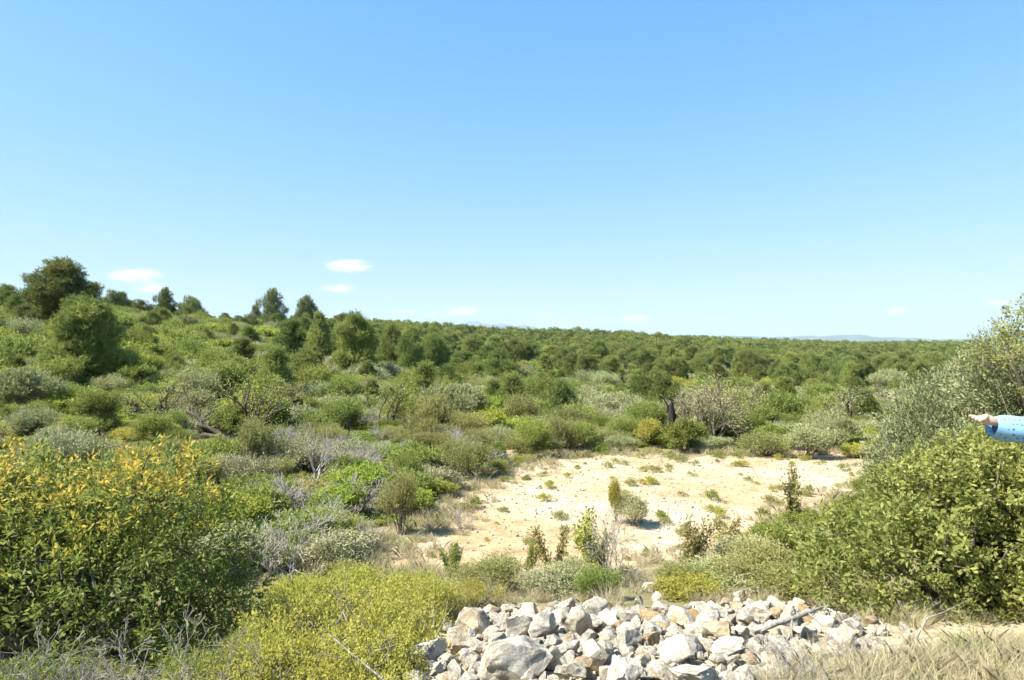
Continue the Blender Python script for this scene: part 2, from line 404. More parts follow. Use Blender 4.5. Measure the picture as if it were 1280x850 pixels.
# distant hills on the horizon
def far_hills(name, u0, u1, dist, profile, depth):
    n, m = 160, 14
    us = np.linspace(u0, u1, n); hh = np.interp(us, [p[0] for p in profile], [p[1] for p in profile])
    g2 = np.random.default_rng(int(dist))
    mb = MB(); V = []
    for k in range(m):
        t = k / (m - 1) * 2 - 1
        d = dist + t * depth
        x = (us - 640) / F * d
        prof = math.cos(t * PI / 2) ** 1.2
        hm = hh / F * dist * prof
        hm = hm * (1 + .10 * np.sin(us * .09 + k) + .06 * np.sin(us * .27 + 2.1 * k)) 
        V.append(np.stack([x, np.full(n, d), np.maximum(hm, 0) + EYE - 34 * (1 if prof < .05 else 0)], -1))
    V = np.concatenate(V)
    i = np.arange(m - 1)[:, None] * n; j = np.arange(n - 1)[None, :]
    mb.add(V, np.stack([i + j, i + j + 1, i + n + j + 1, i + n + j], -1).reshape(-1, 4), 0.)
    o = mb.build(name, M['hill']); tag(o, kind='structure'); return o
M['hill'] = bark_mat('hill_woodland', (.05, .062, .028), (.09, .10, .05), .004)
far_hills('hills', 760, 1420, 11000, [(760, 3), (845, 9.5), (885, 11), (930, 9), (985, 8.5), (1040, 10.5), (1075, 10.5), (1110, 8), (1180, 6), (1300, 7), (1420, 3)], 1400)
far_hills('hills', 470, 800, 16500, [(470, 10), (560, 22), (602, 27), (640, 22), (700, 18), (730, 17), (780, 9), (800, 2)], 2000)

# ------------------------------------------------------------------ plant builders (each returns a mesh dictionary)
def lobes_dome(g, n, R, Hh, spread=.75, lr=(.3, .55), flat=.8, z0=.35):
    """uneven dome of lobes: radius R, height Hh"""
    out = []
    for i in range(n):
        a = g.random() * 6.28; q = math.sqrt(g.random()) * spread
        r = R * g.uniform(*lr)
        zt = Hh * (z0 + (1 - z0) * math.sqrt(max(0, 1 - q * q)) * g.uniform(.7, 1.05)) - r * flat
        out.append((q * R * math.cos(a), q * R * math.sin(a), max(zt, r * .35), r, r * g.uniform(.8, 1.2), r * flat * g.uniform(.8, 1.2)))
    return out

def stem_paths(mb, g, tips, base_r, jit=.08, k=4, n=6, start=None, tip_r=.003):
    for tp in tips:
        s = np.array([g.normal() * .04, g.normal() * .04, -.05]) if start is None else np.array(start) + g.normal(size=3) * .02
        t = np.linspace(0, 1, n)[:, None]
        mid = s + (tp - s) * np.array([.3, .3, .62]) + g.normal(size=3) * jit
        P = (1 - t) ** 2 * s + 2 * t * (1 - t) * mid + t ** 2 * tp
        P[1:-1] += g.normal(size=(n - 2, 3)) * jit * .25
        tube(mb, P, np.linspace(base_r, tip_r, n), k)

def shrub(seed, R, Hh, mat, nsp=300, per=16, sl=.16, L=.035, W=.012, up=.7, rnd=.45, fwd=.8, nlobe=9, stem='greybark', dead=.0,
          newgrow=0., lr=(.3, .55), depth=.5, nst=14, spread=.75, low=-.35, lobes=None, tbias=0., tilt=1., z0=.35):
    g = np.random.default_rng(seed)
    lb = lobes if lobes is not None else lobes_dome(g, nlobe, R, Hh, lr=lr, spread=spread, z0=z0)
    P, D, k, U, s = sprays(g, lb, nsp, up, rnd, low, depth)
    P[:, 2] = np.maximum(P[:, 2], .03)
    ln = sl * g.uniform(.6, 1.4, nsp)
    st = g.random(nsp)
    # leaves along each shoot
    t = g.random((nsp, per)) ** .8
    lp = P[:, None, :] + D[:, None, :] * (ln[:, None] * (t - .35))[..., None]
    rad = nrm(g.normal(size=(nsp, per, 3)))
    ld = nrm(D[:, None, :] * fwd + rad * tilt)
    lp = lp + rad * (sl * .10)
    tin = .42 + .22 * (st[:, None] - .5) + .35 * (g.random((nsp, per)) - .5) + tbias
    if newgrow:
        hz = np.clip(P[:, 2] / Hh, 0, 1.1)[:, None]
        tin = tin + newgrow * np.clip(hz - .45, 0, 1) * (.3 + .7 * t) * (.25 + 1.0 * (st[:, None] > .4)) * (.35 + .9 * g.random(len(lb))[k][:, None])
    mb = MB()
    leaves(mb, lp.reshape(-1, 3), ld.reshape(-1, 3), L * g.uniform(.6, 1.35, nsp * per), W * g.uniform(.7, 1.3, nsp * per), tin.ravel(), g)
    fol = mb.mesh('foliage', M[mat])
    mb = MB()
    lba = np.array(lb)
    idx = g.choice(nsp, min(nst, nsp), replace=False)
    stem_paths(mb, g, P[idx], max(.006, R * .022), jit=R * .1)
    # short shoot axes so that the leaves hang on something
    idx = g.choice(nsp, min(nsp, 160), replace=False)
    for q in idx:
        tube(mb, [P[q] - D[q] * ln[q] * .9, P[q] + D[q] * ln[q] * .5], [R * .006 + .001, .001], 3)
    ste = mb.mesh('stem', M[stem])
    return fol, ste

def branch_tree(g, paths, tips, s, d, L, r, depth, maxd, split=(2, 3), spread=.6, up=.15, shrink=.72, wob=.12, seg=5):
    P = [np.array(s, float)]; dd = np.array(d, float)
    for i in range(seg):
        dd = nrm(dd + g.normal(size=3) * wob + np.array([0, 0, up * .25]))
        P.append(P[-1] + dd * L / seg)
    r2 = r * .68
    paths.append((np.array(P), np.linspace(r, r2, seg + 1), depth))
    if depth >= maxd:
        tips.append((P[-1], dd)); return
    for i in range(g.integers(split[0], split[1] + 1)):
        nd = nrm(dd + rdir(g, 1)[0] * spread * 1.15 + np.array([0, 0, up]))
        q = g.uniform(.55, 1.0) if i else 1.0
        st = P[max(1, int(round(q * seg)))]
        branch_tree(g, paths, tips, st, nd, L * shrink * g.uniform(.7, 1.2), r2 * g.uniform(.55, .85), depth + 1, maxd, split, spread, up, shrink, wob, seg if depth < 1 else 4)

def bare_tree(seed, trunks, L, r, maxd, mat, leafmat=None, per=10, lsize=(.035, .016), spread=.6, up=.15, shrink=.72, tbias=.15, lsp=.10, split=(2, 3), leaf_frac=1., wob=.12, thick=1., tmin=.0022):
    g = np.random.default_rng(seed); paths, tips = [], []
    for s, d in trunks:
        branch_tree(g, paths, tips, s, nrm(np.array(d, float)), L, r, 0, maxd, split, spread, up, shrink, wob)
    mb = MB()
    for P, R, dep in paths:
        tube(mb, P, np.maximum(R * thick, tmin), 6 if dep < 2 else (4 if dep < 3 else 3))
    wood = mb.mesh('trunk', M[mat])
    fol = None
    if leafmat:
        mb = MB()
        tp = np.array([t[0] for t in tips]); td = np.array([t[1] for t in tips])
        sel = g.random(len(tp)) < leaf_frac
        tp, td = tp[sel], td[sel]
        n = len(tp)
        lp = tp[:, None, :] + g.normal(size=(n, per, 3)) * lsp
        ld = nrm(td[:, None, :] * .5 + g.normal(size=(n, per, 3)) * .7)
        tin = .45 + tbias + .5 * (g.random((n, per)) - .5)
        leaves(mb, lp.reshape(-1, 3), ld.reshape(-1, 3), lsize[0] * g.uniform(.6, 1.3, n * per), lsize[1], tin.ravel(), g)
        fol = mb.mesh('crown', M[leafmat])
    return fol, wood

def pine(seed, Hh, R, nl=20, nsp=1500, per=14, nl_len=.16, nw=.024, base=.12, shape='round', sl=.30, mat='pine'):
    g = np.random.default_rng(seed)
    lb, ends = [], []
    for i in range(nl):
        t = (i + .5) / nl                               # 0 low, 1 top
        z = Hh * (base + (1 - base) * t)
        if shape == 'round':   prof = math.sqrt(max(.04, 1 - (2 * t - .85) ** 2 / 1.35))
        elif shape == 'cone':  prof = (1 - t) ** .75 * 1.0 + .14
        else:                  prof = .30 + .72 * math.sin(PI * (t * .80 + .17))
        a = i * 2.399 + g.normal() * .5
        q = R * prof * g.uniform(.30, .92)
        r = R * g.uniform(.14, .38)
        c = np.array([q * math.cos(a), q * math.sin(a), z - .12 * r])
        lb.append((*c, r, r * g.uniform(.85, 1.15), r * g.uniform(.55, .85))); ends.append(c)
    lb.append((0, 0, Hh * .92 - .1 * R, R * .25, R * .25, R * .35))
    lb.append((R * .1, 0, Hh * (.5 + base * .4), R * .70, R * .72, Hh * (.42 - base * .35)))
    lb.append((-R * .12, R * .05, Hh * (.36 + base * .5), R * .84, R * .82, Hh * (.26 - base * .2)))
    P, D, k, U, s = sprays(g, lb, nsp, .75, .45, -.75, .62)
    P[:, 2] = np.maximum(P[:, 2], .1)
    ln = sl * g.uniform(.6, 1.3, nsp)
    t = g.random((nsp, per))
    lp = P[:, None, :] + D[:, None, :] * (ln[:, None] * (t - .4))[..., None]
    ld = nrm(D[:, None, :] * .9 + nrm(g.normal(size=(nsp, per, 3))) * .85)
    st = g.random(nsp)[:, None]; lt = g.random(len(lb))[k][:, None]
    tin = .48 + .35 * (st - .5) + .45 * (lt - .5) + .25 * (g.random((nsp, per)) - .5)
    mb = MB()
    needles(mb, lp.reshape(-1, 3), ld.reshape(-1, 3), nl_len * g.uniform(.7, 1.3, nsp * per), nw, tin.ravel(), g)
    crown = mb.mesh('crown', M[mat])
    mb = MB()
    n = 9; tt = np.linspace(0, 1, n)
    lean = g.normal(size=2) * .05 * Hh
    TP = np.stack([lean[0] * tt ** 1.5 + .03 * np.sin(tt * 7), lean[1] * tt ** 1.5, -.15 + tt * Hh * .93], -1)
    tr = Hh * .026
    tube(mb, TP, tr * (1 - .85 * tt) + .012, 7)
    for c in ends:
        zt = max(.1 * Hh, c[2] - .22 * Hh * g.uniform(.4, 1)); f = zt / (Hh * .93)
        s0 = np.array([lean[0] * f ** 1.5, lean[1] * f ** 1.5, zt])
        tq = np.linspace(0, 1, 5)[:, None]
        Pq = s0 + (c - s0) * tq + np.array([0, 0, -1]) * (tq * (1 - tq)) * .12 * R + g.normal(size=(5, 3)) * .02
        tube(mb, Pq, np.linspace(tr * .38, .01, 5), 4)
    trunk = mb.mesh('trunk', M['bark'])
    return crown, trunk

# ------------------------------------------------------------------ registry of things and their labels
things = []          # (root, description, category, group, position)
marks = []           # (phrase, position): landmarks that labels may refer to

def make(name, meshes, loc, rz=0., scale=1., sz=None, partnames=('foliage', 'stem')):
    r = empty(name, loc, rz)
    r.scale = (scale, scale, sz if sz else scale)
    for me, pn in zip(meshes, partnames):
        if me is not None: link(pn, me, r)
    return r

def land(r, label, cat, phrase=None, group=None):
    tag(r, label, cat, group)
    if phrase: marks.append((phrase, np.array(r.location)))

# ------------------------------------------------------------------ pines
PINES = [pine(11, 4.6, 1.75, 44, 7000, 14, base=0, shape='round'),
         pine(12, 4.4, 1.55, 36, 5200, 14, base=.08, shape='dome'),
         pine(13, 4.8, 1.45, 28, 3000, 14, base=.05, shape='cone'),
         pine(14, 4.2, 1.8, 28, 3400, 14, base=.16, shape='round'),
         pine(15, 5.0, 1.6, 24, 2600, 14, base=.22, shape='dome'),
         pine(16, 3.6, 1.6, 26, 3000, 14, base=.05, shape='round')]
PH = [4.6, 4.4, 4.8, 4.2, 5.0, 3.6]; PW = [1.75, 1.55, 1.45, 1.8, 1.6, 1.6]
pine_roots = []
pine_xy = []
def put_pine(k, loc, h, w=None, rz=None, wf=.86):
    r = make('pine_tree', PINES[k], loc, rng.random() * 6.28 if rz is None else rz, (w / 2 / PW[k] * wf) if w else h / PH[k], h / PH[k], ('crown', 'trunk'))
    pine_roots.append(r); pine_xy.append((loc[0], loc[1], (w or h) * .5))
    return r
# (u, v of the foot, height px, width px, prototype, label, phrase)
PL = [
 (106, 493, 110, 104, 0, 'dark bushy pine with shaded right side, low on the left slope', 'the dark bushy pine'),
 (76, 418, 88, 92, 1, 'tallest round headed pine breaking the skyline on the left hill', 'the skyline pine'),
 (8, 404, 44, 44, 5, 'small pine at the extreme left of the hilltop beside the tall round one', None),
 (30, 424, 40, 48, 5, 'light green bushy pine just left below the tall skyline pine', None),
 (176, 391, 21, 28, 3, 'little round pine on the bare stretch of the left ridge', 'the little ridge pine'),
 (204, 393, 14, 20, 5, 'tiny dark pine on the ridge right after the little round one', None),
 (278, 408, 34, 28, 0, 'lone dark round pine standing on the falling ridge line', 'the lone ridge pine'),
 (250, 400, 12, 24, 5, 'tiny flat pine on the ridge just left of the lone round pine', None),
 (341, 424, 57, 38, 5, 'tall narrow dark pine, left one of the pair on the skyline', 'the skyline pair'),
 (320, 420, 36, 24, 2, 'slim pine tucked against the left of the skyline pair', None),
 (382, 428, 55, 42, 3, 'open crowned pine with lopsided top, right one of the skyline pair', None),
 (362, 472, 66, 50, 0, 'yellowish green young pine below the skyline pair', 'the yellowish young pine'),
 (400, 462, 68, 38, 2, 'dark upright pine close left of the big round pine', None),
 (445, 484, 84, 64, 0, 'biggest round pine in the middle of the slope with black shade below', 'the big round pine'),
 (487, 472, 64, 40, 4, 'slender pine directly right of the big round pine', None),
 (513, 476, 64, 40, 1, 'upright pine with dark trunk, second right of the big round pine', 'the upright pine'),
 (541, 478, 58, 46, 3, 'broad pine with dark gap under its crown beside the upright pines', None),
 (578, 488, 44, 54, 0, 'low spreading pine above the rounded grey olive', None),
 (625, 488, 40, 50, 5, 'squat bright pine right behind the rounded grey olive', None),
 (778, 524, 40, 40, 0, 'compact round pine standing alone in the scrub behind the bare field', 'the compact round pine'),
 (640, 534, 62, 56, 2, 'fresh light green young pine between the rounded olive and the bare field', 'the fresh young pine'),
 (302, 412, 14, 22, 3, 'small pine on the ridge between the lone pine and the pair', None),
]
for u, v, hp, wp, k, lab, ph in PL:
    p = ground_at(u, v); s = p[1] / F
    r = put_pine(k, p, hp * s * 1.03, wp * s, wf=.95)
    land(r, lab, 'pine tree', ph)

# ------------------------------------------------------------------ olives, almonds, dead bushes: one of a kind
def olive(seed, R, Hh, nsp, per, mat='olive', lobes=None, L=.06, W=.014, sl=.28, **kw):
    g = np.random.default_rng(seed)
    return shrub(seed, R, Hh, mat, nsp, per, sl=sl, L=L, W=W, up=.75, rnd=.35, fwd=1.0, nlobe=14, stem='greybark', lr=(.28, .48), depth=.6, lobes=lobes, nst=26, tilt=.6, **kw)

OL = [olive(31, 1.9, 2.3, 1700, 20, L=.11, W=.032), olive(32, 1.6, 2.2, 1300, 18, L=.11, W=.03), olive(33, 1.5, 2.4, 750, 14, L=.10, W=.026, low=-.1)]
def put_at(u, v): return ground_at(u, v)
olives = []
for u, v, hp, wp, k, lab, ph in [
 (562, 534, 58, 100, 0, 'rounded silvery green olive with dense wispy crown in the middle of the scrub', 'the rounded grey olive'),
 (24, 520, 60, 100, 1, 'blue grey olive with thin dark stems at the far left edge', 'the blue grey olive'),
 (706, 530, 46, 66, 2, 'thin greyish olive with see-through crown behind the bare field', 'the thin grey olive'),
 (1042, 562, 40, 64, 1, 'soft grey green rounded bush at the far right corner of the bare field', 'the soft grey bush'),
 (1110, 500, 40, 50, 2, 'hazy grey olive left of the big leafy olive', None),
 (165, 418, 26, 44, 1, 'grey olive on the upper terrace of the left hill', 'the terrace olive'),
 (196, 424, 24, 40, 2, 'thin olive on the upper terrace, with a leaning dark trunk', None),
 (228, 416, 22, 44, 1, 'wide pale olive on the upper terrace nearest the lone ridge pine', None),
 (1000, 520, 40, 50, 2, 'grey leafed olive between the twiggy almond and the leaning bare trunk', None),
]:
    p = put_at(u, v); s = p[1] / F
    R0 = (1.9, 1.6, 1.5)[k]; H0 = (2.3, 2.2, 2.4)[k]
    r = make('olive_tree', OL[k], p, rng.random() * 6.28, wp * s / 2 / R0 * .92, hp * s / H0, ('crown', 'stem'))
    land(r, lab, 'olive tree', ph); olives.append((p[0], p[1], wp * s * .4))

# big olive at the right
g = np.random.default_rng(5)
pO = on(1318, 9.0)
lob = []
for i in range(50):
    a = g.random() * 6.28; q = math.sqrt(g.random()); zt = 3.25 * math.sqrt(max(0.05, 1 - .82 * q * q)) * g.uniform(.55, 1.0)
    r_ = g.uniform(.42, .7)
    lob.append((q * 1.75 * math.cos(a), q * 1.5 * math.sin(a), max(.35, zt - r_ * .7), r_, r_, r_ * 1.0))
bo = olive(41, 2.2, 3.4, 10500, 30, 'olive_warm', lobes=lob, L=.052, W=.018, sl=.30, low=-.6)
r = make('olive_tree', bo, pO, 0, 1, 1.04, ('crown', 'stem'))
land(r, 'big leafy olive filling the right edge, its crown rising above the horizon', 'olive tree', 'the big leafy olive')
# overhanging oak behind the pointing arm: only its loose outer branches reach into the frame
pK = on(1335, 7.6)
g = np.random.default_rng(6); lob = []
for i in range(16):
    a = g.random() * 6.28; q = math.sqrt(g.random())
    lob.append((q * .62 * math.cos(a), q * .9 * math.sin(a), 1.4 + 1.55 * g.random(), .28, .28, .22))
for q, z in ((-.52, 2.95), (-.62, 2.72), (-.50, 2.45), (-.70, 2.50), (-.45, 3.05)): lob.append((q, g.normal() * .1, z, .16, .16, .12))
ok = shrub(42, .9, 3.0, 'mastic', 520, 12, sl=.2, L=.05, W=.022, lobes=lob, nst=40, up=.3, rnd=.7, newgrow=.35)
r = make('oak_tree', ok, pK, 0, 1, 1, ('crown', 'stem'))
land(r, 'loose twiggy tree top poking into the sky at the upper right edge', 'tree', None)

# bare, crooked almonds with a few young leaves
def almond(seed, trunks, L, r, maxd=4, leaf='bright', per=5, **kw):
    return bare_tree(seed, trunks, L, r, maxd, kw.pop('bark', 'bark'), leaf, per=per, thick=1.15, tmin=.008, lsize=(.07, .032), lsp=.14, **kw)
AL = [almond(51, [((0, 0, .1), (-1, .1, .30)), ((.05, 0, .1), (1, .1, .10)), ((-.1, 0, .1), (-.7, .1, .95)), ((.1, 0, .1), (.75, .2, .55)), ((0, 0, .1), (.1, .3, 1))], 1.0, .10, 4, spread=.6, up=.12, wob=.2, split=(3, 3)),
      almond(52, [((0, 0, 0), (-.5, .1, 1)), ((0, 0, 0), (.55, .1, .9)), ((0, 0, 0), (.05, .3, 1)), ((.1, .1, 0), (.2, -.2, 1)), ((-.1, 0, 0), (-.2, -.2, 1))], .78, .045, 5, spread=.6, up=.12, leaf='yellow_pale', per=6, bark='greybark'),
      almond(53, [((0, 0, -.1), (-.85, .1, .8)), ((-.1, 0, 0), (-.7, .2, .9)), ((0, 0, 0), (.5, 0, .9))], 1.0, .10, 4, spread=.65, up=.1, leaf='olive', per=5, wob=.2, split=(3, 3)),
      almond(54, [((0, 0, 0), (-.5, .2, .8)), ((0, 0, 0), (.15, 0, 1)), ((0, 0, 0), (.6, .1, .7))], .7, .045, 4, spread=.55, up=.15, leaf='green', per=14)]
AH = [2.3, 2.6, 2.4, 2.0]
for u, v, hp, k, lab, ph, rz in [
 (287, 553, 84, 0, 'forked bare almond with low spreading dark limbs on the scrub slope', 'the forked bare almond', 0.),
 (196, 535, 68, 2, 'leaning bare almond with dark tilted trunk below the dark bushy pine', 'the leaning bare almond', 2.6),
 (895, 556, 96, 1, 'tall twiggy almond with sparse yellow leaves behind the bare field', 'the twiggy almond', .4),
 (862, 552, 70, 1, 'smaller twiggy almond crowding the left of the tall twiggy one', None, 2.0),
 (1072, 538, 62, 2, 'bare grey tree with leaning bent trunk left of the big leafy olive', 'the leaning bent trunk', 0.),
 (1100, 530, 52, 2, 'second bare grey tree between the bent trunk and the big leafy olive', None, 3.4),
 (480, 546, 76, 3, 'slim many stemmed tree with grey twigs left of the rounded grey olive', 'the slim many stemmed tree', 0.),
 (350, 522, 50, 1, 'straggly almond with pale yellow tips right behind the forked bare one', None, 1.),
 (940, 540, 54, 3, 'half bare bushy almond right of the tall twiggy one', None, 1.),
]:
    p = ground_at(u, v); s = p[1] / F
    r = make('almond_tree', AL[k], p, rz, hp * s / AH[k], None, ('crown', 'trunk'))
    land(r, lab, 'almond tree', ph)

# dead grey bushes
DEAD = [bare_tree(61, [((0, 0, 0), (-.5, .2, 1)), ((0, 0, 0), (.4, .1, 1)), ((0, 0, 0), (.05, -.2, 1)), ((0, 0, 0), (-.15, .3, 1)), ((0, 0, 0), (.6, -.2, .7))], .42, .022, 4, 'dead_pale', spread=.5, up=.15),
        bare_tree(62, [((rng.normal() * .05, rng.normal() * .05, 0), (rng.normal() * .6, rng.normal() * .6, 1)) for _ in range(9)], .26, .010, 4, 'dead_pale', spread=.6, up=.1)]
for u, v, hp, k, lab, ph in [
 (398, 612, 84, 0, 'silver grey dead bush with upright bare stems in the near scrub', 'the silver dead bush'),
 (352, 600, 50, 1, 'low fan of grey dead twigs left of the silver dead bush', None),
 (500, 610, 52, 1, 'grey purple haze of dead twigs left of the bare field', 'the grey dead twigs'),
 (462, 604, 48, 1, 'pale brushy dead bush right of the silver dead bush', None),
 (540, 600, 44, 1, 'small dead bush near the left corner of the bare field', None),
 (575, 660, 36, 1, 'dark dead bush on the left edge of the bare field', None),
 (728, 556, 30, 1, 'low dead bush behind the far edge of the bare field', None),
]:
    p = ground_at(u, v); s = p[1] / F
    me = DEAD[k][1]
    o = link('dead_bush', me); o.location = p; o.rotation_euler = (0, 0, rng.random() * 6); q = hp * s / (1.35 if k == 0 else .95); o.scale = (q * 1.1, q * 1.1, q)
    land(o, lab, 'dead bush', ph)

for u, d, q, lab in [(965, 3.6, .30, 'grey twiggy dead bush at the right end of the stone heap'), (1045, 3.8, .28, 'small grey dead bush in the dry grass below the large leafy bush'),
                     (1010, 3.3, .3, 'dead grey twigs in the dry grass at the bottom edge'), (920, 3.15, .22, 'dead grey twigs among the lowest stones of the heap')]:
    o = link('dead_bush', DEAD[1][1]); o.location = on(u, d); o.rotation_euler = (0, 0, u); o.scale = (q * 1.3, q * 1.3, q); land(o, lab, 'dead bush')
g = np.random.default_rng(66); cnt = 0
while cnt < 58:
    U_, Y_ = g.uniform(300, 640), g.uniform(7.5, 24)
    X_ = (U_ - 640) / F * Y_
    if poly_sd(np.array([X_]), np.array([Y_]), FP)[0] > -.2: continue
    o = link('dead_bush', DEAD[1][1]); q = g.uniform(.65, 1.3); o.location = (X_, Y_, float(H(X_, Y_))); o.rotation_euler = (0, 0, g.random() * 6.28); o.scale = (q * 1.2, q * 1.2, q)
    things.append((o, 'dead grey bush', 'dead bush', 'dead grey bushes of the scrub', np.array(o.location), q)); cnt += 1

# charred stump and the dark green bush at its foot
p = ground_at(843, 560); s = p[1] / F
mb = MB(); g = np.random.default_rng(8)
tube(mb, [(0, 0, -.1), (.03, 0, .25), (-.02, .02, .5), (.05, 0, .75), (.02, .02, 1.0), (.05, .02, 1.18)], [.13, .12, .13, .10, .075, .015], 9)
tube(mb, [(.02, 0, .8), (-.06, .03, .95), (-.07, .02, 1.06), (-.16, .02, 1.22), (-.30, .0, 1.30)], [.06, .04, .025, .015, .005], 6)
tube(mb, [(.04, 0, .62), (.13, .03, .70), (.15, .02, .84)], [.05, .04, .012], 6)
tube(mb, [(0, -.03, .4), (-.10, -.05, .5), (-.12, -.05, .62)], [.05, .035, .01], 6)
o = mb.build('tree_stump', M['char']); o.location = p + np.array([-.05, .3, 0]); q = 58 * s / 1.18; o.scale = (q, q, q)
land(o, 'charred black broken trunk rising behind the far edge of the bare field', 'tree stump', 'the charred trunk')

# ------------------------------------------------------------------ scrub: prototypes
SH = {
 'green':  [shrub(71, .62, .85, 'green', 560, 16, L=.07, W=.03, nlobe=15, lr=(.18, .45), sl=.22, rnd=.6), shrub(72, .7, .75, 'green', 580, 15, L=.065, W=.03, nlobe=17, lr=(.16, .42), sl=.22, rnd=.6)],
 'bright': [shrub(73, .65, .75, 'bright', 580, 16, L=.065, W=.03, nlobe=15, lr=(.18, .45), sl=.22, rnd=.6), shrub(74, .75, .6, 'bright', 560, 16, L=.065, W=.028, nlobe=17, lr=(.15, .4), sl=.22, rnd=.6)],
 'rosemary': [shrub(75, .55, .9, 'green', 440, 22, sl=.42, L=.055, W=.017, up=1.1, rnd=.5, fwd=.75, nlobe=13, lr=(.14, .38)), shrub(76, .6, .75, 'olive', 420, 22, sl=.40, L=.055, W=.017, up=1.0, rnd=.5, fwd=.75, nlobe=13, lr=(.14, .38))],
 'heath': [shrub(77, .55, .8, 'heath', 400, 22, sl=.40, L=.05, W=.017, up=1.1, rnd=.5, fwd=.75, tbias=.08, nlobe=13, lr=(.14, .38)), shrub(78, .62, .65, 'heath', 400, 22, sl=.36, L=.05, W=.018, up=.9, rnd=.6, fwd=.75, nlobe=14, lr=(.14, .38))],
 'grey':  [shrub(79, .6, .65, 'grey', 440, 22, sl=.32, L=.055, W=.018, up=.8, rnd=.6, nlobe=14, lr=(.15, .4)), shrub(80, .7, .8, 'grey', 480, 20, sl=.38, L=.055, W=.018, up=.9, rnd=.6, nlobe=15, lr=(.15, .4))],
 'yellow': [shrub(81, .6, .65, 'yellow', 460, 18, L=.055, W=.024, sl=.28, up=.9, rnd=.6, nlobe=15, lr=(.15, .4)), shrub(82, .65, .55, 'yellow', 460, 18, L=.055, W=.024, sl=.26, up=.8, rnd=.6, nlobe=15, lr=(.15, .4))],
}
SNAME = {'green': ('green_shrub', 'green leafy shrub'), 'bright': ('bright_shrub', 'bright green shrub'), 'rosemary': ('rosemary_bush', 'upright rosemary bush'),
         'heath': ('heath_bush', 'brownish heath bush'), 'grey': ('grey_shrub', 'grey green shrub'), 'yellow': ('yellow_shrub', 'yellow green shrub')}
SR = {'green': .66, 'bright': .7, 'rosemary': .58, 'heath': .58, 'grey': .65, 'yellow': .62}

def shrub_at(typ, k, loc, scale, sz, rz=None):
    return make(SNAME[typ][0], SH[typ][k], loc, rng.random() * 6.28 if rz is None else rz, scale, sz)

# named bushes in the middle ground
for u, v, hp, wp, typ, k, lab, ph in [
 (856, 566, 36, 56, 'green', 0, 'dark leafy bush hugging the foot of the charred trunk', 'the dark stump bush'),
 (808, 560, 38, 46, 'yellow', 0, 'yellowish green bush left of the charred trunk', None),
 (664, 556, 30, 44, 'bright', 0, 'rounded lime green bush behind the left far corner of the bare field', 'the lime green bush'),
 (700, 566, 34, 40, 'heath', 0, 'rusty green bush on the far left rim of the bare field', None),
 (590, 600, 48, 60, 'heath', 1, 'brownish bush with dark foot where scrub meets the field corner', 'the brownish corner bush'),
 (570, 556, 24, 54, 'bright', 1, 'bright green low bush in front of the rounded grey olive', None),
 (425, 650, 44, 80, 'bright', 0, 'fresh green leafy bush in the near scrub below the silver dead bush', 'the fresh green bush'),
 (316, 660, 50, 70, 'green', 1, 'dark green bush right behind the large yellow topped bush', None),
 (268, 596, 42, 66, 'green', 0, 'deep green bush under the forked bare almond', 'the deep green bush'),
 (500, 668, 60, 50, 'heath', 0, 'brown upright bush at the left rim of the bare field', 'the brown upright bush'),
 (92, 520, 30, 80, 'bright', 1, 'lush green low bush at the foot of the dark bushy pine', 'the lush low bush'),
 (26, 456, 36, 66, 'green', 1, 'dark round bush at the left edge below the hilltop pines', 'the dark edge bush'),
 (960, 570, 30, 60, 'heath', 1, 'olive brown bush on the far rim right of the twiggy almond', None),
 (1010, 572, 36, 54, 'rosemary', 1, 'rosemary bush at the far rim left of the soft grey bush', None),
 (1075, 572, 22, 44, 'yellow', 1, 'small yellow green bush at the far right corner of the field', None),
 (330, 432, 22, 50, 'bright', 0, 'vivid lime bush on the slope under the lone ridge pine', None),
 (232, 436, 22, 40, 'yellow', 1, 'golden green bush on the upper left slope', None),
 (322, 600, 60, 56, 'heath', 0, 'tall reddish brown bush right of the deep green bush', None),
]:
    p = ground_at(u, v); s = p[1] / F
    r = shrub_at(typ, k, p, wp * s / 2 / SR[typ], hp * s / .78)
    land(r, lab, 'shrub', ph)

# scattered scrub
def jitter_grid(x0, x1, y0, y1, s, g, j=.45):
    xs = np.arange(x0, x1, s); ys = np.arange(y0, y1, s)
    xx, yy = np.meshgrid(xs, ys); n = xx.size
    return xx.ravel() + g.uniform(-j, j, n) * s, yy.ravel() + g.uniform(-j, j, n) * s

g = np.random.default_rng(21)
x, y = jitter_grid(-85, 85, 5.5, 105, 1.0, g)
az = np.degrees(np.arctan2(x, y)); r_ = np.hypot(x, y)
u_, v_ = pix(x, y, H(x, y))
sd = poly_sd(x, y, FP)
keep = (np.abs(az) < 50) & (sd < -.25)
keep &= ~((y < 8.6) & (u_ > 470))                       # the bank between heap and field is grass
keep &= ~((y < 7.2) & (u_ < 560))                        # the near left has its own bushes
keep &= ~((u_ > 960) & (y < 8))
for U, V, hw, hd in PATCH[:5]:
    p = ground_at(U, V); keep &= (((x - p[0]) / (hw / F * p[1])) ** 2 + ((y - p[1]) / (hd * .9)) ** 2) > 1
far = np.clip((y - 45) / 50, 0, 1)
keep &= ~((y > 27) & (g.random(len(x)) < .18))
keep &= ~((g.random(len(x)) < far * .75) & (u_ > 380))
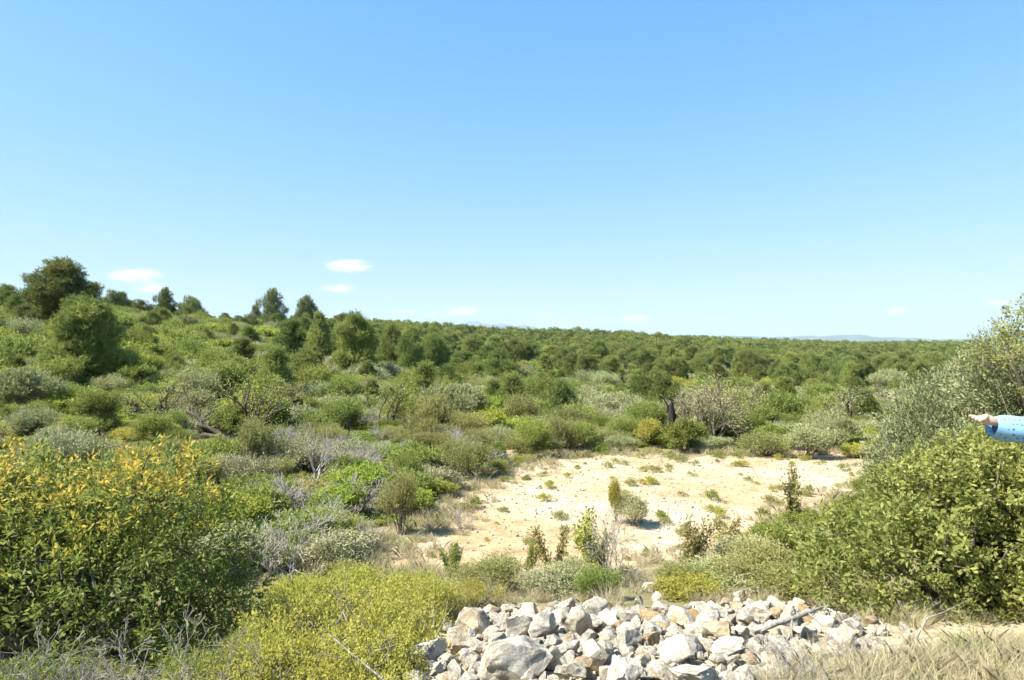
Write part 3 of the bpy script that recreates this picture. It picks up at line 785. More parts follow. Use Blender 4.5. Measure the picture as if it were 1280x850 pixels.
# leave clear the feet of the named pieces
for nm, pos in marks:
    keep &= np.hypot(x - pos[0], y - (pos[1] - .6)) > .55
x, y, u_, v_, sd = x[keep], y[keep], u_[keep], v_[keep], sd[keep]
n = len(x)
n1 = snoise(x, y, .35, 3) ; n2 = snoise(x, y, .22, 9); rr_ = g.random(n)
typ = np.full(n, 'rosemary', object)
typ[(n1 + .5 * (rr_ - .5)) > .12] = 'green'
typ[(n2 + .6 * (g.random(n) - .5)) > .40] = 'heath'
typ[(n2 + .6 * (g.random(n) - .5)) < -.28] = 'grey'
typ[(n1 + .6 * (g.random(n) - .5)) < -.34] = 'bright'
left = (u_ < 420) & (y > 24)
q = g.random(n)
typ[left & (q < .35)] = 'green'; typ[left & (q > .62)] = 'bright'; typ[left & (q > .85)] = 'rosemary'
nearleft = (u_ < 560) & (y < 16)
typ[nearleft & (q < .34)] = 'heath'; typ[nearleft & (q > .62)] = 'grey'
rim = (sd > -1.3) & (y > 15)
typ[rim & (q < .35)] = 'heath'; typ[rim & (q > .8)] = 'yellow'; typ[rim & (q > .55) & (q <= .8)] = 'rosemary'
sclr = .5 + .85 * g.random(n) ** 1.5; shh = sclr * g.uniform(.65, 1.2, n)
big = np.clip((y - 22) / 14, 0, 1) * .5; sclr *= 1 + big; shh *= 1 + big * .9
shh *= np.where((y > 20) & (y < 60), 1.12, .95)
shh[sd > -1.6] *= .7; sclr[sd > -1.2] *= .8
shh[(u_ > 560) & (y > 17) & (y < 24)] *= .85
near16 = (y < 17)
shh[near16] *= .8; sclr[near16] *= .85
for U, V, hw, hd in PATCH[:3]:
    p = ground_at(U, V)
    fr_ = (np.abs(u_ - U) < hw * 1.1) & (y > p[1] - 12) & (y < p[1] + hd) & (y > 18.5)
    shh[fr_] *= .42
for nm, pos in marks:
    if any(w in nm for w in ('almond', 'trunk', 'dead bush', 'slim', 'dead twigs')):
        mu, mv = pix(*pos)
        fr_ = (np.abs(u_ - mu) < 46) & (y > pos[1] - 4.5) & (y < pos[1] + .4)
        shh[fr_] *= .5
kk = g.integers(0, 2, n)
size = sclr * shh / y ** 2
inview = (u_ > -40) & (u_ < 1320)
order = np.argsort(-np.where(inview, size, 0))
NIND = 230
ind = order[:NIND]; rest = order[NIND:]
zz = H(x, y)
for i in ind:
    r = shrub_at(typ[i], int(kk[i]), (x[i], y[i], zz[i] - .03), sclr[i] * .95, shh[i])
    things.append((r, SNAME[typ[i]][1], 'shrub', 'scrub bushes', np.array([x[i], y[i], zz[i]]), float(sclr[i] * shh[i])))

# geometry-node scatter for what nobody could count
def scatter(name, P, rot, scl, protos, pick):
    me = bpy.data.meshes.new(name); n = len(P)
    me.vertices.add(n); me.vertices.foreach_set('co', np.asarray(P, np.float32).ravel())
    a = me.attributes.new('rot', 'FLOAT_VECTOR', 'POINT'); a.data.foreach_set('vector', np.asarray(rot, np.float32).ravel())
    a = me.attributes.new('scl', 'FLOAT_VECTOR', 'POINT'); a.data.foreach_set('vector', np.asarray(scl, np.float32).ravel())
    a = me.attributes.new('pick', 'INT', 'POINT'); a.data.foreach_set('value', np.asarray(pick, np.int32))
    o = link(name, me)
    ng = bpy.data.node_groups.new(name, 'GeometryNodeTree')
    ng.interface.new_socket('Geometry', in_out='INPUT', socket_type='NodeSocketGeometry')
    ng.interface.new_socket('Geometry', in_out='OUTPUT', socket_type='NodeSocketGeometry')
    N, L = ng.nodes, ng.links
    gi = N.new('NodeGroupInput'); go = N.new('NodeGroupOutput')
    ip = N.new('GeometryNodeInstanceOnPoints')
    L.new(gi.outputs[0], ip.inputs['Points'])
    infos = []
    for p in protos:
        oi = N.new('GeometryNodeObjectInfo'); oi.inputs['Object'].default_value = p; oi.transform_space = 'ORIGINAL'
        oi.inputs['As Instance'].default_value = False
        infos.append(oi)
    jn = N.new('GeometryNodeJoinGeometry')
    for oi in reversed(infos):
        gt = N.new('GeometryNodeGeometryToInstance'); L.new(oi.outputs['Geometry'], gt.inputs[0]); L.new(gt.outputs[0], jn.inputs[0])
    L.new(jn.outputs[0], ip.inputs['Instance'])
    ip.inputs['Pick Instance'].default_value = True
    def attr(nm, t):
        a = N.new('GeometryNodeInputNamedAttribute'); a.data_type = t; a.inputs['Name'].default_value = nm
        return [s for s in a.outputs if s.enabled and s.name == 'Attribute'][0]
    L.new(attr('pick', 'INT'), ip.inputs['Instance Index'])
    er = N.new('FunctionNodeEulerToRotation'); L.new(attr('rot', 'FLOAT_VECTOR'), er.inputs[0]); L.new(er.outputs[0], ip.inputs['Rotation'])
    L.new(attr('scl', 'FLOAT_VECTOR'), ip.inputs['Scale'])
    L.new(ip.outputs[0], go.inputs[0])
    m = o.modifiers.new('scatter', 'NODES'); m.node_group = ng
    tag(o, kind='stuff')
    return o

def proto_obj(name, me):
    """a mesh used only as a source for scatters (not linked into the scene)"""
    return bpy.data.objects.new(name, me)

pro, pidx = [], {}
for t_ in SH:
    for k in (0, 1):
        pidx[(t_, k)] = len(pro); pro.append(proto_obj('foliage_source', SH[t_][k][0]))
i = rest
scatter('scrub', np.stack([x[i], y[i], zz[i] - .03], -1), np.stack([0 * i, 0 * i, g.random(len(i)) * 6.28], -1),
        np.stack([sclr[i], sclr[i], shh[i]], -1), pro, [pidx[(typ[q], int(kk[q]))] for q in i])

g = np.random.default_rng(24)
X_, Y_ = jitter_grid(-60, 62, 8, 62, .85, g); U_, _v = pix(X_, Y_, 0 * X_)
k = (U_ > -60) & (U_ < 1330) & (poly_sd(X_, Y_, FP) < -.3) & ~((Y_ < 9) & (U_ > 470)) & (g.random(len(X_)) < .62)
for U, V, hw, hd in PATCH[:5]:
    p = ground_at(U, V); k &= (((X_ - p[0]) / (hw / F * p[1])) ** 2 + ((Y_ - p[1]) / (hd * .9)) ** 2) > 1
X_, Y_ = X_[k], Y_[k]; m = len(X_); q = g.uniform(.4, .8, m)
scatter('undergrowth', np.stack([X_, Y_, H(X_, Y_) - .03], -1), np.stack([0 * q, 0 * q, g.random(m) * 6.28], -1), np.stack([q * 1.15, q * 1.15, q * g.uniform(.7, 1.3, m)], -1),
        pro, g.choice([pidx[('green', 0)], pidx[('bright', 0)], pidx[('rosemary', 0)], pidx[('rosemary', 1)], pidx[('grey', 0)], pidx[('heath', 0)], pidx[('yellow', 1)], pidx[('green', 1)]], m))

# ------------------------------------------------------------------ pine woods
g = np.random.default_rng(22)
def woods(s, y0, y1, wid):
    x, y = jitter_grid(-wid, wid, y0, y1, s, g, .48)
    u, v = pix(x, y, 0 * x); k = (u > -160) & (u < 1480)
    return x[k], y[k], u[k]
xa, ya, ua = woods(3.5, 46, 300, 330)
xb, yb, ub = woods(4.6, 300, 640, 700)
xc, yc, uc = woods(7.5, 640, 1500, 1500)
x = np.concatenate([xa, xb, xc]); y = np.concatenate([ya, yb, yc]); u = np.concatenate([ua, ub, uc])
dens = np.clip(.35 + .75 * snoise(x, y, .045, 11) + .3 * snoise(x, y, .13, 2), 0, 1)
start = np.interp(u, [0, 250, 360, 420, 560, 700, 900, 1100, 1300], [95, 95, 80, 62, 58, 60, 66, 75, 75])
t = np.clip((y - start) / 26, 0, 1)
pk = np.where(y > 170, np.maximum(.82, dens), np.maximum(dens, .38) * t + .04 * (u > 420))
pk = np.where((u < 340) & (y < 135), pk * .25, pk)
keep = g.random(len(x)) < pk
# clearings
for U, d_, w_, l_ in ((935, 82, 7, 9), (1010, 230, 10, 22), (640, 105, 6, 9), (1075, 250, 8, 18), (720, 150, 7, 12), (1090, 120, 8, 14)):
    keep &= ((x - (U - 640) / F * d_) / w_) ** 2 + ((y - d_) / l_) ** 2 > 1
for px_, py_, w in pine_xy + olives:
    keep &= np.hypot(x - px_, y - py_) > w + .9
x, y, u = x[keep], y[keep], u[keep]
n = len(x); z = H(x, y)
hh = np.minimum(2.5 + 4.4 * g.random(n) ** 1.5, np.where(y < 110, 4.7, 9)) * np.where(y > 300, 1.08, 1) * np.where((y < 75) & (u < 420), .75, 1); ww = hh * g.uniform(.6, 1.2, n); kk = g.integers(0, 6, n)
inview = (u > -20) & (u < 1300)
order = np.argsort(-np.where(inview, hh * ww / y ** 2, 0))
NP_ = 215
for i in order[:NP_]:
    r = put_pine(int(kk[i]), (x[i], y[i], z[i] - .1), hh[i], ww[i])
    things.append((r, 'pine', 'pine tree', 'pines of the wood', np.array([x[i], y[i], z[i]]), float(hh[i])))
yg = np.random.default_rng(91); cy_ = 0
while cy_ < 58:
    U_, Y_ = yg.uniform(-20, 1150), yg.uniform(26, 66)
    if U_ > 600 and yg.random() < .35: continue
    X_ = (U_ - 640) / F * Y_
    if any(math.hypot(X_ - a, Y_ - b) < c + .8 for a, b, c in pine_xy + olives): continue
    h_ = yg.uniform(1.5, 2.9); Z_ = float(H(X_, Y_))
    r = put_pine(int(yg.choice([0, 2, 5, 1])), (X_, Y_, Z_ - .1), h_, h_ * yg.uniform(.7, 1.0)); cy_ += 1
    things.append((r, 'young pine', 'pine tree', 'young pines in the scrub', np.array([X_, Y_, Z_]), h_))
FARP = [pine(101, 4.6, 1.75, 16, 420, 9, .26, .075, base=.14, sl=.4), pine(102, 4.4, 1.6, 15, 400, 9, .26, .075, base=.2, shape='dome', sl=.4), pine(103, 4.4, 1.5, 15, 400, 9, .26, .075, base=.1, sl=.4),
        pine(104, 5.0, 1.3, 14, 360, 9, .26, .075, base=.15, shape='cone', sl=.4), pine(105, 5.0, 1.5, 11, 300, 9, .26, .075, base=.35, shape='dome', sl=.45), pine(106, 3.6, 2.0, 16, 420, 9, .26, .075, base=.1, sl=.4)]
mid = order[NP_:]
m1 = mid[y[mid] < 200]; m2 = mid[y[mid] >= 200]
pine_src = [proto_obj('crown_source', PINES[k][0]) for k in range(6)] + [proto_obj('crown_source', c[0]) for c in FARP]
pickf = np.where(y[mid] < 190, kk[mid], 6 + kk[mid] % 6)
base_h = np.array(PH + [4.6, 4.4, 4.4, 5.0, 5.0, 3.6]); base_w = np.array(PW + [1.75, 1.6, 1.5, 1.3, 1.5, 2.0])
scatter('pine_forest', np.stack([x[mid], y[mid], z[mid] - .1], -1), np.stack([0 * mid, 0 * mid, g.random(len(mid)) * 6.28], -1),
        np.stack([ww[mid] / 2 / base_w[pickf]] * 2 + [hh[mid] / base_h[pickf]], -1), pine_src, pickf)

g = np.random.default_rng(23)
bx_, by_ = jitter_grid(-420, 420, 75, 430, 4.2, g, .48)
bu_, _v = pix(bx_, by_, 0 * bx_); k = (bu_ > -160) & (bu_ < 1480) & (g.random(len(bx_)) < .55) & ((bu_ > 330) | (by_ > 140)); bx_, by_ = bx_[k], by_[k]; m = len(bx_)
q = g.uniform(1.6, 3.4, m)
scatter('wood_undergrowth', np.stack([bx_, by_, H(bx_, by_) - .1], -1), np.stack([0 * q, 0 * q, g.random(m) * 6.28], -1), np.stack([q, q, q * g.uniform(.8, 1.3, m)], -1),
        pro, g.choice([pidx[('green', 0)], pidx[('bright', 0)], pidx[('bright', 1)], pidx[('rosemary', 1)], pidx[('grey', 1)], pidx[('yellow', 0)]], m))

# ------------------------------------------------------------------ near bushes
# the large mastic with yellow young leaves, at the left
def lobes_list(L): return [tuple(map(float, q)) for q in L]
pL = on(88, 4.4)
lb = lobes_list([(-.95, 0, 1.0, .5, .45, .38), (-.55, .1, 1.12, .45, .45, .38), (.05, .15, 1.0, .45, .45, .36), (.5, .05, 1.12, .46, .45, .34), (.85, 0, .80, .42, .4, .4),
                 (1.0, -.05, .42, .36, .36, .34), (-.2, -.2, .85, .45, .42, .36), (.35, -.25, .72, .46, .4, .36), (-.8, -.3, .72, .45, .4, .36), (-1.5, 0, 1.0, .5, .45, .42),
                 (-1.3, -.3, .6, .5, .42, .4), (.7, -.3, .42, .4, .35, .34), (.0, .5, .8, .6, .5, .5), (-.9, .5, .8, .7, .5, .5), (-.1, -.35, .5, .4, .3, .3)])
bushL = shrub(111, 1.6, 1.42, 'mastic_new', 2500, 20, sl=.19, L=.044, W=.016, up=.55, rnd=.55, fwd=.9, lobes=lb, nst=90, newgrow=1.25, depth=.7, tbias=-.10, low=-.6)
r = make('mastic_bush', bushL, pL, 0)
land(r, 'large mastic bush with yellow young leaves on top and shaded lower twigs', 'shrub', 'the large yellow topped bush')

pR = on(1196, 5.35)
lb = []
g = np.random.default_rng(9)
for (cx, cz, r0) in [(-1.15, .30, .34), (-.95, .55, .36), (-.6, .72, .42), (-.2, .95, .45), (.2, 1.15, .48), (.6, 1.22, .5), (1.0, 1.3, .5), (1.4, 1.25, .55), (-.7, .32, .4), (-.2, .45, .45),
                     (.3, .6, .5), (.8, .7, .55), (1.3, .7, .6), (.1, .25, .4), (.6, .25, .45), (1.1, .25, .5), (1.8, .9, .6), (1.8, .35, .5)]:
    lb.append((cx, g.normal() * .22, cz, r0, r0 * 1.05, r0 * .8))
    if r0 > .44: lb.append((cx + g.normal() * .15, .45, cz * .9, r0, r0, r0 * .8))
for cx, cz, r0 in ((-.5, .15, .34), (.0, .12, .38), (.45, .15, .4), (.9, .15, .42), (1.35, .18, .45), (-.9, .12, .28)): lb.append((cx, -.34, cz, r0, r0 * .8, r0 * .8))
bushR = shrub(112, 1.7, 1.65, 'mastic', 5200, 16, sl=.17, L=.05, W=.026, up=.5, rnd=.55, fwd=.8, lobes=lb, nst=70, newgrow=.35, depth=.6, low=-.55)
r = make('oak_bush', bushR, pR, 0, .96, .93)
land(r, 'large leafy bush under the pointing arm beside the stones', 'shrub', 'the large leafy bush')

# sprawling yellow green bushes between the mastic and the heap
YB = [shrub(121 + i, .8, .5, 'yellow', 1250, 15, sl=.17, L=.026, W=.011, up=.6, rnd=.75, nlobe=26, lr=(.12, .28), stem='dead', nst=110, z0=.3, spread=.95, depth=.6) for i in (0, 1)]
for i, (u, d, w, h, k, lab) in enumerate([
 (400, 4.3, .95, 1.15, 0, 'sprawling yellow green bush between the yellow topped bush and the stone heap'),
 (515, 5.25, .7, .85, 1, 'yellow green bush behind the upper left end of the stone heap'),
 (425, 5.9, .8, .85, 1, 'low yellow green bush nearest the left corner of the bare field'),
 (590, 5.7, .5, .5, 0, 'flat yellow green bush behind the stone heap under the field edge'),
 (398, 3.5, .8, .85, 1, 'yellow green bush below the stone heap at the bottom edge'),
 (340, 3.35, .7, .9, 0, 'yellow green bush beside the dead branches at the bottom edge'),
 (350, 5.6, .6, .8, 0, 'yellow green bush right behind the edge of the yellow topped bush'),
]):
    r = make('yellow_shrub', YB[k], on(u, d), i * 1.3, w, h)
    land(r, lab, 'shrub')

# low feathery green plants bottom left and dead branches
FE = shrub(131, .5, .5, 'green', 420, 26, sl=.22, L=.05, W=.006, up=.8, rnd=.6, fwd=.55, nlobe=9, stem='dead')
for i, (u, d, w, h, lab) in enumerate([(35, 3.3, .9, .5, 'feathery green plant at the bottom left corner'), (270, 3.4, .8, .8, 'feathery green plant at the bottom edge right of the dead branches'),
                                  (150, 3.7, .7, .5, 'feathery green plant in the shade of the yellow topped bush'), (-30, 3.2, .9, .7, 'tall feathery green plant at the extreme left edge')]):
    r = make('feathery_plant', FE, on(u, d), i * 2.1, w, h)
    land(r, lab, 'plant')
DB = bare_tree(141, [((0, 0, 0), (.9, .1, .5)), ((.0, 0, 0), (.6, -.2, .8)), ((-.1, 0, 0), (-.5, .1, .8)), ((.1, .1, 0), (1, .2, .3)), ((-.2, 0, 0), (.1, -.3, 1))], .34, .0085, 5, 'dead', spread=.65, up=.02, split=(2, 3))
for i, (u, d, q, rz, lab) in enumerate([(160, 2.95, .8, .2, 'tangle of grey dead branches under the yellow topped bush'), (60, 3.1, .62, 1.2, 'grey dead branches at the bottom left corner'),
                                   (228, 3.2, .66, -.3, 'grey dead branches reaching right at the edge of the yellow topped bush'), (105, 3.1, .66, 2.5, 'grey dead twigs deep in the shade of the yellow topped bush'),
                                   (330, 4.3, .45, .8, 'small grey dead branches amid the yellow green bushes')]):
    o = link('dead_branch', DB[1]); o.location = on(u, d) + np.array([0, 0, .02]); o.rotation_euler = (0, .15, rz); o.scale = (q, q, q)
    land(o, lab, 'dead branch')
mb = MB(); tube(mb, [(-.35, .25, .34), (-.2, .12, .30), (0, 0, .22), (.2, -.1, .12), (.3, -.16, .05)], [.003, .005, .007, .008, .009], 6)
tube(mb, [(-.12, .07, .27), (-.24, 0, .33), (-.34, -.02, .36)], [.004, .003, .002], 5)
o = mb.build('dead_branch', M['dead']); o.location = on(478, 3.35); land(o, 'single pale dead branch lying slanted in the yellow green bush beside the heap', 'dead branch')
mb = MB(); tube(mb, [(-.38, .1, .22), (-.2, .04, .20), (0, 0, .14), (.25, -.04, .06)], [.002, .004, .006, .007], 6)
o = mb.build('dead_branch', M['dead']); o.location = on(462, 3.25); land(o, 'lower pale dead branch lying in the yellow green bush beside the heap', 'dead branch')
# weathered branch lying on the right end of the heap
mb = MB(); tube(mb, [(-.22, -.10, .04), (-.1, -.03, .055), (.03, .02, .07), (.18, .10, .08), (.30, .16, .09)], [.006, .013, .016, .014, .006], 7)
tube(mb, [(.03, .02, .07), (-.01, -.06, .04), (-.03, -.12, .01)], [.009, .006, .003], 5)
tube(mb, [(.16, .09, .08), (.2, .0, .05), (.22, -.08, .02)], [.008, .006, .003], 5)
o = mb.build('dead_branch', M['dead']); o.location = on(985, 4.1) + np.array([0, 0, .1]); land(o, 'weathered grey branch lying across the right end of the stone heap', 'dead branch')
mb = MB(); tube(mb, [(-.06, -.03, .0), (0, 0, .07), (.07, .04, .12), (.2, .08, .14), (.5, .2, .20)], [.009, .008, .006, .003, .001], 6)
o = mb.build('dead_branch', M['dead']); o.location = on(1150, 4.3); land(o, 'grey snapped branch at the foot of the large leafy bush', 'dead branch')

# ------------------------------------------------------------------ bank in front of the field: saplings and tufts
SAP = []
for sd_ in range(4):
    g = np.random.default_rng(150 + sd_); mb = MB(); ml = MB()
    ns = (3, 2, 4, 2)[sd_]
    for i in range(ns):
        a = g.random() * 6.28; ln = g.uniform(.6, 1.0)
        P = [np.array([0, 0, -.03])]; d = nrm(np.array([math.cos(a) * .5, math.sin(a) * .3, 1.]))
        for q in range(7): d = nrm(d + g.normal(size=3) * .10); P.append(P[-1] + d * ln / 7)
        P = np.array(P); tube(mb, P, np.linspace(.014, .006, 8), 4)
        m = 420; t = .2 + .75 * g.random(m); idx = t * 7; i0 = np.minimum(idx.astype(int), 6)
        Q = P[i0] + (P[i0 + 1] - P[i0]) * (idx - i0)[:, None] + g.normal(size=(m, 3)) * .022
        # grouped along short side shoots
        c = g.integers(0, 9, m); off = g.normal(size=(9, 3)) * .05; Q = Q + off[c]
        leaves(ml, Q, nrm(g.normal(size=(m, 3)) * .7 + np.array([0, 0, .6])), .065 * g.uniform(.6, 1.3, m), .026, .35 + .6 * g.random(m), g)
    SAP.append((ml.mesh('foliage', M[('heath', 'green', 'green', 'heath')[sd_]]), mb.mesh('stem', M['greybark'])))
for i, (u, d, hpx, k, lab) in enumerate([
 (692, 7.9, 62, 3, 'pair of brown leafed saplings standing on the near edge of the bare field'),
 (748, 7.6, 78, 2, 'taller sapling with olive leaves on the near edge of the bare field'),
 (656, 8.0, 44, 1, 'small green sapling left of the brown leafed pair'),
 (852, 7.8, 70, 0, 'sapling with dark brown leaves right of the bare grey stems'),
 (905, 8.0, 60, 0, 'leaning brown sapling at the right half of the near field edge'),
 (940, 8.2, 50, 1, 'yellowish sapling near the right end of the near field edge'),
 (992, 10.5, 70, 3, 'thin brown sapling alone on the right part of the bare field'),
 (562, 7.8, 42, 2, 'dark sapling with green tips on the left near corner of the field'),
 (1045, 8.3, 60, 1, 'green sapling at the edge of the large leafy bush'),
]):
    p = on(u, d); q = 1.15 * hpx * d / F / .95
    r = make('sapling', SAP[k], p, i * 1.7, q); land(r, lab, 'sapling')
o = link('dead_bush', DEAD[1][1]); p = on(766, 7.2); o.location = p; o.scale = (.75, .75, 1.25); land(o, 'bare grey bush with thin upright stems in front of the bare field', 'dead bush', 'the bare grey stems')
for i, (u, d, w, hpx, typ, k, lab) in enumerate([
 (690, 6.6, .45, 34, 'grey', 0, 'dusty blue grey tuft behind the stone heap'),
 (722, 6.8, .42, 32, 'rosemary', 1, 'greyish rosemary behind the middle of the stone heap'),
 (748, 6.3, .3, 28, 'rosemary', 0, 'green rosemary beside the square stone'),
 (862, 6.3, .5, 34, 'yellow', 1, 'bright feathery bush behind the pale stones'),
 (848, 6.7, .4, 30, 'heath', 0, 'dark upright bush left of the bright feathery bush'),
 (905, 7.0, .55, 32, 'rosemary', 1, 'dull green bush right of the bright feathery bush'),
 (950, 6.9, .6, 46, 'heath', 0, 'brown heath bush left of the large leafy bush'),
 (985, 6.4, .55, 50, 'heath', 1, 'greyish brown bush touching the large leafy bush'),
 (930, 7.7, .55, 40, 'grey', 1, 'grey brushy bush at the near right corner of the field'),
 (790, 10.6, .42, 40, 'grey', 0, 'green and grey bush out in the middle of the bare field'),
 (770, 10.8, .22, 56, 'yellow', 0, 'narrow upright green bush in the middle of the bare field'),
 (615, 6.9, .5, 34, 'heath', 0, 'brown bush in the grass left of the heap top'),
 (1060, 9.6, .5, 44, 'bright', 1, 'green bush on the right side of the bare field'),
]):
    p = on(u, d); r = shrub_at(typ, k, p, w / SR[typ] * .75, hpx * d / F / .8); land(r, lab, 'shrub')

# small weeds growing on the bare field
WE = [shrub(161, .18, .14, 'yellow', 60, 12, sl=.07, L=.03, W=.01, nlobe=5, nst=6), shrub(162, .18, .12, 'heath', 60, 12, sl=.07, L=.03, W=.009, nlobe=5, nst=6), shrub(163, .18, .16, 'green', 60, 12, sl=.07, L=.032, W=.01, nlobe=5, nst=6)]
g = np.random.default_rng(33); cnt = 0
while cnt < 130:
    X_, Y_ = g.uniform(-3, 10), g.uniform(8, 18)
    s_ = poly_sd(np.array([X_]), np.array([Y_]), FP)[0]
    if s_ < .1 or g.random() < .45 * min(1, s_ / 2.0) : continue
    if Y_ < 14 and X_ < 2.5 and g.random() < .5: continue
    k = int(g.integers(0, 3)); q = g.uniform(.3, 1.1)
    o = link('weed', WE[k][0]); o.location = (X_, Y_, float(H(X_, Y_))); o.rotation_euler = (0, 0, g.random() * 6); o.scale = (q * g.uniform(.8, 1.5), q, q)
    things.append((o, ('yellow green weed tuft', 'brown weed tuft', 'dark green weed tuft')[k], 'weed', 'weeds on the bare field', np.array([X_, Y_, 0]), q)); cnt += 1

# ------------------------------------------------------------------ grass
def grass_tuft(seed, n, hgt, spread, mat, w=.0036, lean=.5):
    g = np.random.default_rng(seed); mb = MB()
    b = np.stack([g.normal(size=n) * spread, g.normal(size=n) * spread, np.full(n, -.01)], -1)
    d = nrm(np.stack([g.normal(size=n) * lean * .6, g.normal(size=n) * lean * .6, np.ones(n)], -1))
    hh = hgt * g.uniform(.5, 1.2, n)[:, None]
    s = nrm(np.cross(d, rdir(g, n))) * w * .5
    ben = nrm(np.stack([d[:, 0], d[:, 1], np.zeros(n)], -1) + .01) * hh * lean * g.uniform(.2, .8, n)[:, None]
    m = b + d * hh * .55 + ben * .25; e = b + d * hh + ben - np.array([0, 0, 1]) * hh * .12
    V = np.stack([b - s, b + s, m + s * .8, e, m - s * .8], 1).reshape(-1, 3)
    mb.add(V, np.arange(n * 5).reshape(n, 5), np.repeat(np.clip(.55 + .6 * (g.random(n) - .5), 0, 1), 5))
    return mb.mesh('grass', M[mat])
GT = [proto_obj('tuft_source', grass_tuft(170 + i, 110, h_, .06, m_)) for i, (h_, m_) in enumerate([(.26, 'grass'), (.20, 'grass'), (.34, 'grass'), (.22, 'grass_green'), (.30, 'grass_green')])]
g = np.random.default_rng(34)
def grass_area(name, n, fn, hs, picks, x0, x1, y0, y1):
    X_ = g.uniform(x0, x1, n * 6); Y_ = g.uniform(y0, y1, n * 6)
    k = fn(X_, Y_); X_, Y_ = X_[k][:n], Y_[k][:n]; m = len(X_)
    q = g.uniform(*hs, m)
    return scatter(name, np.stack([X_, Y_, H(X_, Y_)], -1), np.stack([g.normal(size=m) * .12, g.normal(size=m) * .12, g.random(m) * 6.28], -1),
            np.stack([q * 1.2, q * 1.2, q * g.uniform(.7, 1.2, m)], -1), GT, g.choice(picks, m))
# bank between heap and field, field rims
grass_area('grass', 1100, lambda a, b: (poly_sd(a, b, FP) < .15) & (poly_sd(a, b, PP) < -.05) & ~((a > .95) & (a < 1.7) & (b > 4.6) & (b < 6.6)) & (a > -.6 - .1 * b) & (b > 4.6) & (b < 9.5), (.3, .7), [0, 0, 1, 1, 2, 3, 1], -2, 6, 4.4, 9.8)
# dry grass bottom right
grass_area('dry_grass', 1500, lambda a, b: (poly_sd(a, b, PP) < .12) & (((b < 3.75 + .12 * np.sin(a * 5) + .25 * np.clip(a - 2, 0, 1)) & (a > .95)) | ((b < 2.9) & (a > 1.0))), (.35, .75), [0, 1, 1, 0, 1, 1, 2, 3], .6, 5, 1.7, 4.5)
# scrub floor
grass_area('scrub_grass', 5200, lambda a, b: (poly_sd(a, b, FP) < .25) & (np.abs(a) < b * .95 + .5) & (g.random(len(a)) < 9. / b) & ((a < -.12 * b) | (b > 9)), (.5, 1.15), [0, 1, 1, 3, 0], -22, 26, 4.2, 30)
grass_area('field_grass', 260, lambda a, b: (poly_sd(a, b, FP) > 0) & (poly_sd(a, b, FP) < .7), (.35, .75), [0, 1, 1], -3, 11, 8, 19)

# ------------------------------------------------------------------ stones
def rock_mesh(seed, dims, mat, sub=4, cuts=13):
    import bmesh
    g = np.random.default_rng(seed)
    bm = bmesh.new(); bmesh.ops.create_icosphere(bm, subdivisions=sub, radius=1)
    V = np.array([v.co[:] for v in bm.verts])
    for i in range(cuts):
        nn = rdir(g, 1)[0]; d = g.uniform(.42, .82)
        ov = V @ nn - d; V = V - np.outer(np.clip(ov, 0, None), nn) * .97
    fr = g.normal(size=(7, 3)) * 2.6; ph = g.random(7) * 6.28
    dsp = sum(np.sin(V @ fr[i] + ph[i]) for i in range(7)) * .020
    fr = g.normal(size=(9, 3)) * 8; ph = g.random(9) * 6.28
    dsp = dsp + sum(np.sin(V @ fr[i] + ph[i]) for i in range(9)) * .013
    fr = g.normal(size=(9, 3)) * 22; ph = g.random(9) * 6.28
    dsp = dsp + sum(np.sin(V @ fr[i] + ph[i]) for i in range(9)) * .006
    V = V * (1 + dsp)[:, None]
    V = V / np.abs(V).max(0) * np.array(dims) / 2
    for v, c in zip(bm.verts, V): v.co = c
    me = bpy.data.meshes.new('stone'); bm.to_mesh(me); bm.free()
    me.materials.append(M[mat])
    for p in me.polygons: p.use_smooth = True
    try: me.set_sharp_from_angle(angle=math.radians(24))
    except Exception: pass
    return me
RK = {}
for m_ in ('rock_grey', 'rock_pale', 'rock_ochre'):
    RK[m_] = [rock_mesh(200 + i + 40 * len(RK), (1, g.uniform(.65, .95), g.uniform(.5, .85)), m_, 4) for i in range(5 if m_ != 'rock_ochre' else 3)]
placed = []
def free(X_, Y_, r, ov=.8):
    for a, b, c in placed:
        if (a - X_) ** 2 + (b - Y_) ** 2 < ((r + c) * ov) ** 2: return False
    return True
def put_rock(u, v, wpx, hpx, mat, lab, phrase=None, seed=0, lift=0., rz=0., tilt=(0, 0), depth=.8, dims=None):
    """named stone centred on photo pixel (u, v)"""
    wpx *= .8; hpx *= .86
    d = np.exp(np.linspace(math.log(2.2), math.log(12), 2500)); xx = (u - 640) / F * d
    vv = HV + (EYE - H(xx, d) - .06 - lift) / d * F
    k = int(np.argmax(vv <= v)); X_, Y_ = xx[k], d[k]; s = Y_ / F
    me = rock_mesh(300 + seed, (wpx * s, wpx * s * depth, hpx * s * 1.15), mat, 5, 12)
    o = link('stone' if wpx < 90 else 'boulder', me)
    o.location = (X_, Y_, float(H(X_, Y_)) + .05 + lift); o.rotation_euler = (*tilt, rz)
    land(o, lab, 'stone' if wpx < 90 else 'boulder', phrase); placed.append((X_, Y_, wpx * s * .5))
    return o
